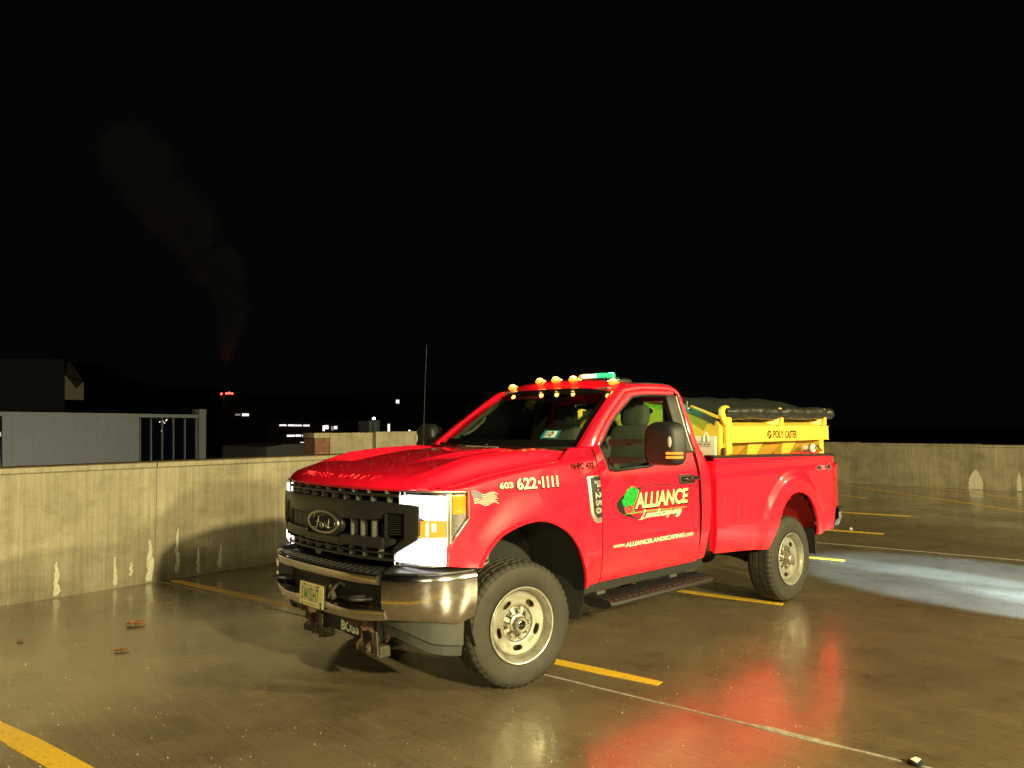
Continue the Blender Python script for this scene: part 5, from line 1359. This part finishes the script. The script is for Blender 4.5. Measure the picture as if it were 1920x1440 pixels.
# waving flag decal
def flagpt(u, v, o=.0015):
    # u 0..1 along, v 0..1 up
    x = -.458+.222*u; z = 1.229+.080*v+.010*math.sin(u*9+.6)-.006*u; x += .022*(1-v)*(1-u)
    z = z*(1)-.018*u*(v) ; return (-x, ys(-x, z)+o, z)
for k in range(7):
    mb = MB(); v0, v1 = k/6.5, (k+.5)/6.5; u0 = .36 if v0 > .42 else 0
    mb.grid([[flagpt(u0+(1-u0-.06*((k*37) % 3))*i/12, v0), flagpt(u0+(1-u0-.06*((k*37) % 3))*i/12, v1)] for i in range(13)]); mb.build('flag_stripe', 'decal_stripe', FD, 0)
mb = MB(); mb.grid([[flagpt(.38*i/6, .44+.60*j/4) for j in range(5)] for i in range(7)]); mb.build('flag_canton', 'decal_grey', FD, 0)
# door emblem: dark oval crescent, tree, lettering
ocx, ocz, orx, orz = 1.435, 1.118, .482, .136
def ring_sector(a0, a1, wfun, o, m, n=40):
    mb = MB(); P = []
    for a in lin(a0, a1, n):
        c, s_ = math.cos(a), math.sin(a); w = wfun((a-a0)/(a1-a0)); x0, z0 = ocx+orx*c, ocz+orz*s_; x1, z1 = ocx+orx*c*(1-w), ocz+orz*s_*(1-w*1.0)
        P.append([(-x0, ys(-x0, z0)+o, z0), (-x1, ys(-x1, z1)+o, z1)])
    mb.grid(P); return mb.build('decal_shape', m, DR, 0)
mb = MB(); P = []
for t in lin(0, 1, 40):
    a = rad(38)+t*rad(222); c, s_ = math.cos(a), math.sin(a); w = math.sin(PI*min(1, max(0, (t-.02)/.98)))**1.6; inx = ocx+orx*c+.16*w*(1 if t > .2 else .3); 
    x0, z0 = ocx+orx*c, ocz+orz*s_; x1 = x0+.17*w*sm(.15, .6, t); z1 = z0-(.012 if t < .45 else -.012)*(1-abs(2*t-1))
    if t < .35: z1 = z0-.010; x1 = x0
    P.append([(-x0, ys(-x0, z0)+.001, z0), (-x1, ys(-x1, z1)+.001, z1)])
mb.grid(P); mb.build('decal_shape', 'badge_dark', DR, 0)
rt = random.Random(5); pts = []
crown = [(1.017, 1.135), (1.022, 1.160), (1.045, 1.170), (1.045, 1.195), (1.075, 1.208), (1.085, 1.232), (1.115, 1.238), (1.14, 1.252), (1.175, 1.247), (1.195, 1.232), (1.222, 1.225), (1.228, 1.205), (1.212, 1.185), (1.205, 1.165), (1.19, 1.14), (1.175, 1.125), (1.16, 1.108), (1.145, 1.10), (1.12, 1.108), (1.09, 1.105), (1.06, 1.100), (1.035, 1.110)]
cc = crv(crown+crown[:1], 4); cc = [p+np.array([rt.uniform(-.003, .003), rt.uniform(-.003, .003)]) for p in cc]
mb = MB(); mb.add([(-a, ys(-a, b)+.0018, b) for a, b in cc], [tuple(range(len(cc)))]); mb.build('decal_tree', 'decal_green', DR, 0)
mb = MB(); q = [(1.135, 1.11), (1.150, 1.11), (1.158, 1.075), (1.172, 1.052), (1.128, 1.052), (1.138, 1.075)]; mb.add([(-a, ys(-a, b)+.0018, b) for a, b in q], [tuple(range(6))]); mb.build('decal_trunk', 'decal_green', DR, 0)
q = [(1.040, 1.098), (1.129, 1.092), (1.115, 1.060), (1.10, 1.052), (1.065, 1.054), (1.05, 1.068)]
mb = MB(); mb.add([(-a, ys(-a, b)+.0022, b) for a, b in q], [tuple(range(6))]); mb.build('decal_pot', 'pot_red', DR, 0)
q = [(1.045, 1.049), (1.86, 1.043), (1.86, 1.038), (1.045, 1.044)]
mb = MB(); mb.grid([[(-x, ys(-x, 1.05)+.0016, interp(x, [1.045, 1.3, 1.86], [1.050, 1.058, 1.048])), (-x, ys(-x, 1.05)+.0016, interp(x, [1.045, 1.3, 1.86], [1.045, 1.045, 1.041]))] for x in lin(1.045, 1.86, 12)]); mb.build('decal_line', 'decal_line', DR, 0)
bx = (1.172, 1.888, 1.076, 1.199)
def slant(o):  # ALLIANCE: each letter is drawn upright here and leans by shear
    return side(o)
text_mb('ALLIANCE', slant(.0024), (bx[0]-.004, bx[1]+.016, bx[2]-.012, bx[3]+.003), .075, .18, spacing=.98).build('lettering', 'decal_black', DR, 0)
text_mb('ALLIANCE', slant(.0030), (bx[0], bx[1], bx[2], bx[3]), .030, .18, spacing=.98).build('lettering', 'decal_bricks', DR, 0)
# script word "Landscaping"
LT = {'L': [[(.30, 1.6), (.55, 2.0), (.50, 1.4), (.25, .3), (-.05, -.25), (-.45, -.35), (.1, -.30), (.9, -.05), (1.2, .0)]],
      'a': [[(.75, .85), (.45, 1.0), (.12, .65), (.15, .1), (.45, .05), (.75, .8)], [(.82, 1.0), (.72, .35), (.85, .0), (1.05, .3)]],
      'n': [[(.10, .95), (.18, .5), (.10, 0)], [(.14, .5), (.4, .95), (.65, .9), (.62, .3), (.72, 0), (.95, .3)]],
      'd': [[(.75, .85), (.45, 1.0), (.12, .65), (.15, .1), (.45, .05), (.75, .8)], [(1.0, 1.9), (.82, .9), (.72, .25), (.9, 0), (1.05, .3)]],
      's': [[(.7, .9), (.4, 1.0), (.25, .7), (.6, .4), (.55, .05), (.15, .0), (.05, .2)]],
      'c': [[(.72, .8), (.45, 1.0), (.12, .6), (.18, .1), (.5, .0), (.8, .3)]],
      'p': [[(.15, 1.0), (.12, .3), (-.08, -.8)], [(.14, .5), (.45, 1.0), (.8, .75), (.65, .15), (.3, .05), (.12, .3)]],
      'i': [[(.20, .95), (.14, .3), (.25, 0), (.45, .3)], [(.26, 1.35), (.28, 1.38)]],
      'g': [[(.75, .85), (.45, 1.0), (.12, .65), (.15, .1), (.45, .05), (.75, .8)], [(.82, 1.0), (.70, .1), (.35, -.8), (-.1, -.85), (-.1, -.6), (.4, -.2), (.9, .3)]]}
strokes = []; adv = {'L': 1.15, 'i': .42, 's': .75, 'c': .8}; u = 0
for ch in 'Landscaping':
    for st_ in LT[ch]: strokes.append([(u+a+.22*b, b) for a, b in st_])
    u += adv.get(ch, .98)
sx, sz = (1.765-1.235)/u, .030
def scr(o): 
    return lambda a, b, w: (-(1.235+a*sx), ys(-(1.235+a*sx), 1.0)+o, 1.004+b*sz)
pen(strokes, lambda a, b, w: tuple(Vector(scr(.003)(a, b, 0))+Vector((-.004, 0, -.003))), .0085, 'script_lettering', 'decal_black', DR, 5)
pen(strokes, scr(.008), .0055, 'script_lettering', 'decal_cream', DR, 5)
dtext('www.', (.902, 1.047, .810, .833), 'decal_cream', DR, .012); dtext('ALLIANCELANDSCAPING', (1.050, 1.815, .802, .8375), 'decal_cream', DR, .035); dtext('.com', (1.820, 1.945, .802, .829), 'decal_cream', DR, .012)
# 4x4 badge
dtext('4', (4.172, 4.310, 1.236, 1.297), 'decal_grey', BD, .05); dtext('x', (4.310, 4.40, 1.238, 1.285), 'decal_stripe', BD, .05); dtext('4', (4.400, 4.542, 1.232, 1.300), 'decal_grey', BD, .05)
dtext('4', (4.185, 4.300, 1.241, 1.292), 'badge_dark', BD, .01, o=.0050); dtext('x', (4.322, 4.39, 1.242, 1.281), 'pot_red', BD, .01, o=.0050); dtext('4', (4.412, 4.530, 1.237, 1.295), 'badge_dark', BD, .01, o=.0050)
# panel gaps drawn as recessed dark seams where panels meet flush
mb = MB(); mb.tube([(-.786, ys(-.786, z)-.006, z) for z in lin(.58, 1.55, 20)], .006, 5); mb.build('door_seam', 'dark_void', DR, 60)
mb = MB(); mb.tube([(-2.052-.04*sm(.6, 1.0, z), ys(-2.06, z)-.005, z) for z in lin(.59, 1.48, 16)], .006, 5); mb.build('door_seam', 'dark_void', DR, 60)
mb = MB(); mb.box(-2.31, -2.27, -.90, .90, .62, 1.35); mb.build('cab_gap_filler', 'dark_void', T, 0)

# ================================================================== salt spreader in the bed
SP = thing('salt_spreader', 'yellow poly salt spreader hopper with rolled black tarp, sitting in the truck bed', 'spreader', (-3.7, 0, .95))
def L3(x, y, z): return (x+3.7, y, z-.95)
def sp_box(mb, x0, x1, y0, y1, z0, z1): return mb.box(x0+3.7, x1+3.7, y0, y1, z0-.95, z1-.95)
mb = MB()
YS_ = .86
# sloping hopper body: rectangle at the top narrowing to a trough
top = [(-2.68, YS_-.02), (-4.74, YS_-.02), (-4.74, -YS_+.02), (-2.68, -YS_+.02)]; bot = [(-2.95, .26), (-4.66, .26), (-4.66, -.26), (-2.95, -.26)]
vs = [L3(x, y, 1.60) for x, y in top]+[L3(x, y, 1.08) for x, y in bot]+[L3(x, y, .97) for x, y in bot]
mb.add(vs, [(0, 4, 5, 1), (1, 5, 6, 2), (2, 6, 7, 3), (3, 7, 4, 0), (4, 8, 9, 5), (5, 9, 10, 6), (6, 10, 11, 7), (7, 11, 8, 4), (8, 11, 10, 9)])
hop = mb.build('hopper', 'yellow_poly', SP, 0)
mb = MB()
for sg in (1, -1):
    y0, y1 = sorted((YS_*sg, (YS_-.05)*sg)); sp_box(mb, -4.775, -2.672, y0, y1, 1.545, 1.695)
sp_box(mb, -4.775, -4.72, -YS_, YS_, 1.545, 1.695)
mb.build('rim_band', 'yellow_poly', SP, 0, .012)
# sloped top ledge behind the band
for sg in (1, -1):
    mb = MB(); mb.add([L3(-2.70, (YS_-.004)*sg, 1.699), L3(-4.74, (YS_-.004)*sg, 1.699), L3(-4.74, (YS_-.14)*sg, 1.765), L3(-2.70, (YS_-.14)*sg, 1.765), L3(-2.70, (YS_-.004)*sg, 1.66), L3(-4.74, (YS_-.004)*sg, 1.66), L3(-4.74, (YS_-.14)*sg, 1.66), L3(-2.70, (YS_-.14)*sg, 1.66)],
           [(0, 1, 2, 3), (7, 6, 5, 4), (0, 4, 5, 1), (1, 5, 6, 2), (2, 6, 7, 3), (3, 7, 4, 0)]); mb.build('top_ledge', 'yellow_poly', SP, 0, .006)
# gable front wall rising to the ridge
prof = [(-.85, 1.42), (.85, 1.42), (.85, 1.70), (.80, 1.775), (.565, 1.865), (.30, 1.955), (0, 1.99), (-.30, 1.955), (-.565, 1.865), (-.80, 1.775), (-.85, 1.70)]
mb = MB(); mb.prism(prof, lambda a, b, t: L3(-2.60+t, a, b), -.06, 0); mb.build('front_wall', 'yellow_poly', SP, 0, .012)
mb = MB(); mb.prism([(.0, 1.42), (.45, 1.42), (.45, 1.10), (.0, 1.0)], lambda a, b, t: L3(-2.62+t, a, b), -.06, 0); mb.build('front_leg', 'yellow_poly', SP, 0, .01)
mb = MB(); mb.bar(L3(-2.585, .845, 1.785), L3(-2.585, .56, 1.885), .03, .03); mb.bar(L3(-2.60, .86, 1.785), L3(-2.68, .875, 1.70), .035, .03); mb.build('wall_flange', 'yellow_poly', SP, 0, .006)
# tarp hooks (posts)
for sg in (1, -1):
    for x0, x1, full in ((-2.578, -2.757, True), (-3.612, -3.738, False), (-4.556, -4.690, False)):
        cx = (x0+x1)/2; w = abs(x1-x0)/2; mb = MB()
        if full:
            pts = [(x0-.09, 1.45), (x1, 1.45), (x1, 1.83)]+[(cx+w*math.cos(a)*-1, 1.83+.062*math.sin(a)) for a in lin(0, PI, 12)][1:]+[(x0, 1.80), (x0-.075, 1.70)]
            pts = [(cx*2-a, b) if False else (a, b) for a, b in pts]
        else:
            pts = [(x0, 1.70)]+[(x0-.05+.0, 1.72)]+[(x1+.035, 1.80), (x0+.03, 1.80), (x0, 1.83), (x0-.01, 1.862), (cx-.005, 1.885), (x1+.015, 1.868), (x1, 1.83), (x1, 1.702), (x1+.03, 1.702)]
        mb.prism(pts, lambda a, b, t: L3(a, (.872+t)*sg, b), -.022, .010); mb.build('tarp_hook', 'yellow_poly', SP, 0, .006)
    # gusset web between hook and ledge
    for x in (-3.66, -4.60):
        mb = MB(); mb.add([L3(x+.0, .86*sg, 1.69), L3(x+.15, .76*sg, 1.755), L3(x-.03, .86*sg, 1.83), L3(x, .84*sg, 1.69), L3(x+.15, .74*sg, 1.75), L3(x-.03, .84*sg, 1.83)], [(0, 1, 2), (5, 4, 3), (0, 3, 4, 1), (1, 4, 5, 2), (2, 5, 3, 0)]); mb.build('gusset', 'yellow_poly', SP, 0)
    mb = MB(); mb.lathe([(0, .0), (.028, .0), (.030, -.03)], 16, 'y', L3(-2.668, .884*sg, 1.835)); mb.build('roll_end', 'tarp_black', SP, 40, mirror=False)
    # rolled tarp along the side, lumpy
    mb = MB(); n = 60; pts = []; rs = []
    for i in range(n):
        x = -2.66-(4.868-2.66)*i/(n-1); pts.append(L3(x, (.86+.004*math.sin(i*.9))*sg, 1.828-.004*math.sin(i*.35)))
        r = .065+.0022*math.sin(i*1.7)+.0015*math.sin(i*3.1)
        if any(abs(x-q) < .055 for q in (-2.68, -3.68, -4.63)): r = .048
        if i > n-4: r *= (.9, .7, .35)[i-n+3]
        rs.append(r)
    mb.tube(pts, rs, 16); mb.build('tarp_roll', 'tarp_black', SP, 60)
# lower ribs, legs
for sg in (1, -1):
    for x in (-3.22, -3.9):
        mb = MB(); mb.prism([(x, 1.545), (x-.30, 1.545), (x-.24, 1.44), (x-.22, 1.30), (x-.08, 1.30), (x-.04, 1.44)], lambda a, b, t: L3(a, (.72+t)*sg-(1.545-b)*.35*sg, b), -.03, .06); mb.build('hopper_rib', 'yellow_poly', SP, 0, .008)
    mb = MB(); sp_box(mb, -4.70, -4.60, *sorted((.84*sg, .74*sg)), 1.0, 1.55); mb.build('leg', 'yellow_poly', SP, 0, .01)
    mb = MB(); sp_box(mb, -2.75, -2.66, *sorted((.86*sg, .80*sg)), 1.0, 1.55); mb.build('leg', 'yellow_poly', SP, 0, .01)
# tarp sheet over the ridge
P = []
for i in range(26):
    x = -2.56-(4.80-2.56)*i/25; row = []
    for j in range(23):
        y = -.83+1.66*j/22; a = abs(y); z = interp(a, [0, .3, .565, .80, .83], [2.02, 1.975, 1.885, 1.795, 1.76])
        sag = .022*math.sin(PI*((x+2.56)/-.56 % 1))*(1-a)*(1 if x > -4.6 else .3); row.append(L3(x, y, z-sag+.004*math.sin(x*23+y*9)))
    P.append(row)
mb = MB(); mb.shell(P, (0, 0, -.008)); mb.build('tarp_sheet', 'tarp_sheet', SP, 60)
mb = MB(); Pf = [[tuple(Vector(p)+Vector((.0, 0, 0))), tuple(Vector(p)+Vector((.012, 0, -.05)))] for p in P[0]]; mb.shell(Pf, (.006, 0, 0)); mb.build('tarp_hem', 'tarp_sheet', SP, 60)
mb = MB(); mb.tube([L3(-2.54, .54, 1.90), L3(-2.54, .56, 1.87)], .012, 8); mb.sphere(L3(-2.535, .565, 1.865), .014, 8, 6); mb.tube([L3(-2.535, .55, 1.885), L3(-2.52, .56, 1.94)], .006, 6); mb.build('tarp_latch', 'chrome_dull', SP, 50)
# control box sheet with a hook loop picture on the front wall
mb = MB(); mb.box(1.165, 1.19, .34, .855, 1.445-.95, 1.612-.95); wb = mb.build('white_board', 'white_plastic', SP, 0, .003)
def fb(o): return lambda u, v, w: L3(-2.508+o, u, v)
mb = MB(); mb.tube([fb(.003)(u, v, 0) for u, v in crv([(.742, 1.565), (.745, 1.61), (.758, 1.642), (.773, 1.642), (.787, 1.61), (.788, 1.565)], 5)], .006, 6); mb.build('board_loop', 'white_plastic', SP, 50)
for z in (1.521, 1.560):
    mb = MB(); mb.prism([(.68, z), (.815, z), (.815, z+.004), (.68, z+.004)], lambda a, b, t: L3(-2.5095+t, a, b), .0, .001); mb.build('board_line', 'decal_black', SP, 0)
text_mb('spreader parts', fb(.001), (.62, .808, 1.530, 1.553), .02).build('lettering', 'decal_darkred', SP, 0)
mb = MB(); mb.tube([L3(-2.60, .885, 1.43), L3(-2.62, .875, 1.505)], .018, 10); mb.build('tie_tube', 'rust', SP, 50)
# spreader drive
mb = MB(); mb.lathe([(0, .0), (.020, 0), (.024, -.01), (.045, -.012), (.048, -.03), (.030, -.05), (.030, -.12)], 24, 'y', L3(-4.40, .88, 1.462)); mb.build('drive_motor', 'white_plastic', SP, 40)
mb = MB(); mb.lathe([(0, .004), (.014, .003), (.016, -.002)], 12, 'y', L3(-4.40, .88, 1.462)); mb.build('motor_cap', 'gloss_black', SP, 40)
mb = MB(); mb.tube(crv([L3(-4.40, .86, 1.47), L3(-4.47, .88, 1.485), L3(-4.52, .87, 1.46), L3(-4.60, .86, 1.43)], 5), .008, 6); mb.build('motor_cable', 'black_plastic', SP, 50)
mb = MB(); mb.tube([L3(-4.70, .80, 1.40), L3(-4.70, .80, 1.55)], .028, 12); mb.build('work_light', 'chrome', SP, 50)
# lettering and globe mark on the band
yb_ = .8612
sf = lambda o: (lambda u, v, w: L3(-u, yb_+o, v))
text_mb('POLY', sf(.001), (3.555, 3.765, 1.580, 1.656), .02).build('lettering', 'decal_black', SP, 0); text_mb('CASTER', sf(.001), (3.795, 4.042, 1.575, 1.652), .02).build('lettering', 'decal_black', SP, 0)
mb = MB(); a_ = lin(0, 2*PI, 33)[:-1]; mb.add([sf(.001)(3.478+.042*math.cos(a), 1.616+.040*math.sin(a), 0) for a in a_], [tuple(range(32))]); mb.build('globe_mark', 'decal_black', SP, 0)
mb = MB(); mb.add([sf(.0018)(*p, 0) for p in ((3.440, 1.594), (3.448, 1.583), (3.520, 1.634), (3.512, 1.644))], [(0, 1, 2, 3)]); mb.build('globe_mark', 'yellow_poly', SP, 0)
mb = MB(); mb.add([sf(.0018)(*p, 0) for p in ((3.452, 1.630), (3.458, 1.618), (3.48, 1.634), (3.474, 1.642))], [(0, 1, 2, 3)]); mb.build('globe_mark', 'yellow_poly', SP, 0)

# ================================================================== small things on the deck
def leaf(loc, rot, L_, w, lobes, curl, label):
    mb = MB(); P = []; n = 18
    for i in range(n+1):
        t = i/n; ww = w*math.sin(PI*min(1, t*1.02))**.7*(1+lobes*math.sin(t*PI*7)); z = curl*math.sin(PI*t)
        row = []
        for j in range(-3, 4):
            q = j/3; row.append(((t-.5)*L_, q*ww, .004+z*.3+curl*1.3*abs(q)**1.6*(1+.3*math.sin(t*9))+.003*math.sin(i*1.3+j)))
        P.append(row)
    mb.shell(P, (0, 0, .0012)); mb.tube([(-.5*L_, 0, .005), (-.62*L_, .006, .004), (-.72*L_, .02, .005)], .0015, 5)
    o = mb.build('fallen_leaf', 'leaf_brown', None, 60); o.location = loc; o.rotation_euler = (0, 0, rot); tag(o, label, 'leaf', 'fallen leaves on the deck')
leaf((1.269, -2.589, .001), rad(140), .165, .052, .10, .014, 'largest curled brown leaf lying on the wet deck near the left wall')
leaf((1.621, -1.824, .001), rad(150), .115, .034, .40, .008, 'ragged lobed brown leaf nearest the camera of the three')
leaf((2.117, -2.693, .001), rad(120), .075, .022, .2, .007, 'smallest brown leaf, at the far left of the deck')
mb = MB(); rounded(mb, (0, 0, .012), (.030, .035, .014), .7, 12, 8); lit = mb.build('litter', 'dark_void', None, 60)
mb = MB(); mb.add([(-.02, -.01, .020), (.02, -.018, .030), (.028, .018, .022), (-.006, .026, .034), (-.026, .012, .018), (0, 0, .040)], [(0, 1, 5), (1, 2, 5), (2, 3, 5), (3, 4, 5), (4, 0, 5)]); mb.build('torn_wrapper', 'litter_white', lit, 0)
lit.location = (-.60, 3.17, .001); tag(lit, 'small dark lump of litter with a white torn scrap on the joint', 'litter')
mb = MB(); rounded(mb, (0, 0, .012), (.02, .03, .014), .8, 10, 6); pb = mb.build('pebble', 'litter_white', None, 60); pb.location = (-9.19, -.83, 0); tag(pb, 'small pale pebble on the deck behind the rear bumper', 'pebble')
# drops and splashes standing on the wet surface
mb = MB(); rs_ = random.Random(11)
for i in range(260):
    u, v = rs_.uniform(0, 1500), 1180+260*rs_.random()**.8; q = at(u, v, 'z', 0)
    if -.9 < q.x < 1.2 and q.y < 1.1: continue
    r = rs_.uniform(.0009, .0024)*(1 if rs_.random() < .93 else 1.6)
    a0 = rs_.uniform(0, 6); mb.add([(q.x+r*math.cos(a0+k*1.571), q.y+r*math.sin(a0+k*1.571), .001) for k in range(4)]+[(q.x, q.y, .001+r*1.7)], [(0, 1, 4), (1, 2, 4), (2, 3, 4), (3, 0, 4)])
stuff(mb.build('rain_drops', 'white_plastic', None, 0))
# rain beads on hood, roof and bumper
mb = MB(); rs_ = random.Random(21)
def bead(p, r):
    c = Vector(p); vs = [(c.x+r*math.cos(k*1.05), c.y+r*math.sin(k*1.05), c.z) for k in range(6)]+[(c.x+r*.55*math.cos(k*1.05), c.y+r*.55*math.sin(k*1.05), c.z+r*.5) for k in range(6)]+[(c.x, c.y, c.z+r*.65)]
    mb.add(vs, [(k, (k+1) % 6, 6+(k+1) % 6, 6+k) for k in range(6)]+[(6+k, 6+(k+1) % 6, 12) for k in range(6)])
for i in range(700): bead(hoodpt(rs_.uniform(-.88, .88), rs_.uniform(.03, .98)), rs_.uniform(.0010, .0026))
bd = mb.build('water_beads', 'water_bead', hood, 60); stuff(bd)
mb = MB()
for i in range(70):
    s_ = rs_.uniform(bsy(.72), BE-.02); x, y = bplan(s_, .0045); z = rs_.uniform(.60, .80); r = rs_.uniform(.0010, .002)
    mb.sphere((x, y, z), r, 6, 4)
stuff(mb.build('water_beads', 'water_bead', bump, 60))
# steam from the chimney
def mk_steam():
    m = bpy.data.materials.new('steam'); m.use_nodes = True; MATS['steam'] = m; t = m.node_tree; N, L = t.nodes, t.links
    for n in list(N): N.remove(n)
    out = N.new("ShaderNodeOutputMaterial"); v = N.new("ShaderNodeVolumePrincipled"); v.inputs["Color"].default_value = (.9, .88, .88, 1); v.inputs["Anisotropy"].default_value = 0
    tc = N.new("ShaderNodeTexCoord"); g = N.new("ShaderNodeNewGeometry"); n = N.new("ShaderNodeTexNoise"); n.inputs["Scale"].default_value = .13; n.inputs["Detail"].default_value = 5
    L.new(g.outputs["Position"], n.inputs["Vector"]); r = N.new("ShaderNodeMapRange"); r.inputs[1].default_value = .36; r.inputs[2].default_value = .72
    L.new(n.outputs[0], r.inputs[0])
    ln = N.new("ShaderNodeVectorMath"); ln.operation = 'LENGTH'; L.new(tc.outputs["Object"], ln.inputs[0])      # thins out towards the edge of each puff
    fo = N.new("ShaderNodeMapRange"); fo.interpolation_type = 'SMOOTHSTEP'; fo.inputs[1].default_value = 1.0; fo.inputs[2].default_value = .15; fo.inputs[3].default_value = 0; fo.inputs[4].default_value = .50; L.new(ln.outputs["Value"], fo.inputs[0])
    mu = N.new("ShaderNodeMath"); mu.operation = 'MULTIPLY'; L.new(r.outputs[0], mu.inputs[0]); L.new(fo.outputs[0], mu.inputs[1]); L.new(mu.outputs[0], v.inputs["Density"]); L.new(v.outputs[0], out.inputs["Volume"])
mk_steam()
pp = [(423, 682, .5), (424, 666, 1.4), (428, 630, 2.2), (434, 585, 3.2), (428, 545, 3.8), (405, 500, 4.6), (350, 430, 5.6), (290, 350, 6.2), (240, 290, 5.0)]
o3_ = b3.location
P3 = [at(u, v, 'y', -150)-o3_ for u, v, r in pp]; P3 = [Vector(p) for p in crv([tuple(p) for p in P3], 4)]; rr = [float(np.interp(i/4, range(9), [p[2] for p in pp])) for i in range(len(P3))]
sto = thing('steam_plume', 'faint steam plume drifting left from the red lit chimney', 'steam', tuple(o3_))
mb = MB(); mb.sphere((0, 0, 0), 1, 14, 10); PUFF = mb.mesh('puff', 'steam', 60); rs_ = random.Random(4)
for i in range(3, len(P3)):
    r_ = rr[i]*1.15; pf = bpy.data.objects.new('puff', PUFF); COL.objects.link(pf); pf.parent = sto
    pf.location = P3[i]+Vector((rs_.uniform(-.3, .3), rs_.uniform(-.3, .3), rs_.uniform(-.2, .2)))*r_; pf.scale = (r_*rs_.uniform(.8, 1.15), r_, r_*rs_.uniform(1.0, 1.4))
lamp('SPOT', 'plume_fill_lamp', tuple(Vector(o3_)+Vector((4, 14, -6))), tuple(Vector(o3_)+Vector((1, 0, 28))), 30000, (.92, .95, 1.0), .5, spot_size=rad(75), spot_blend=.6)  # unseen spot added so the steam shows against the dark sky
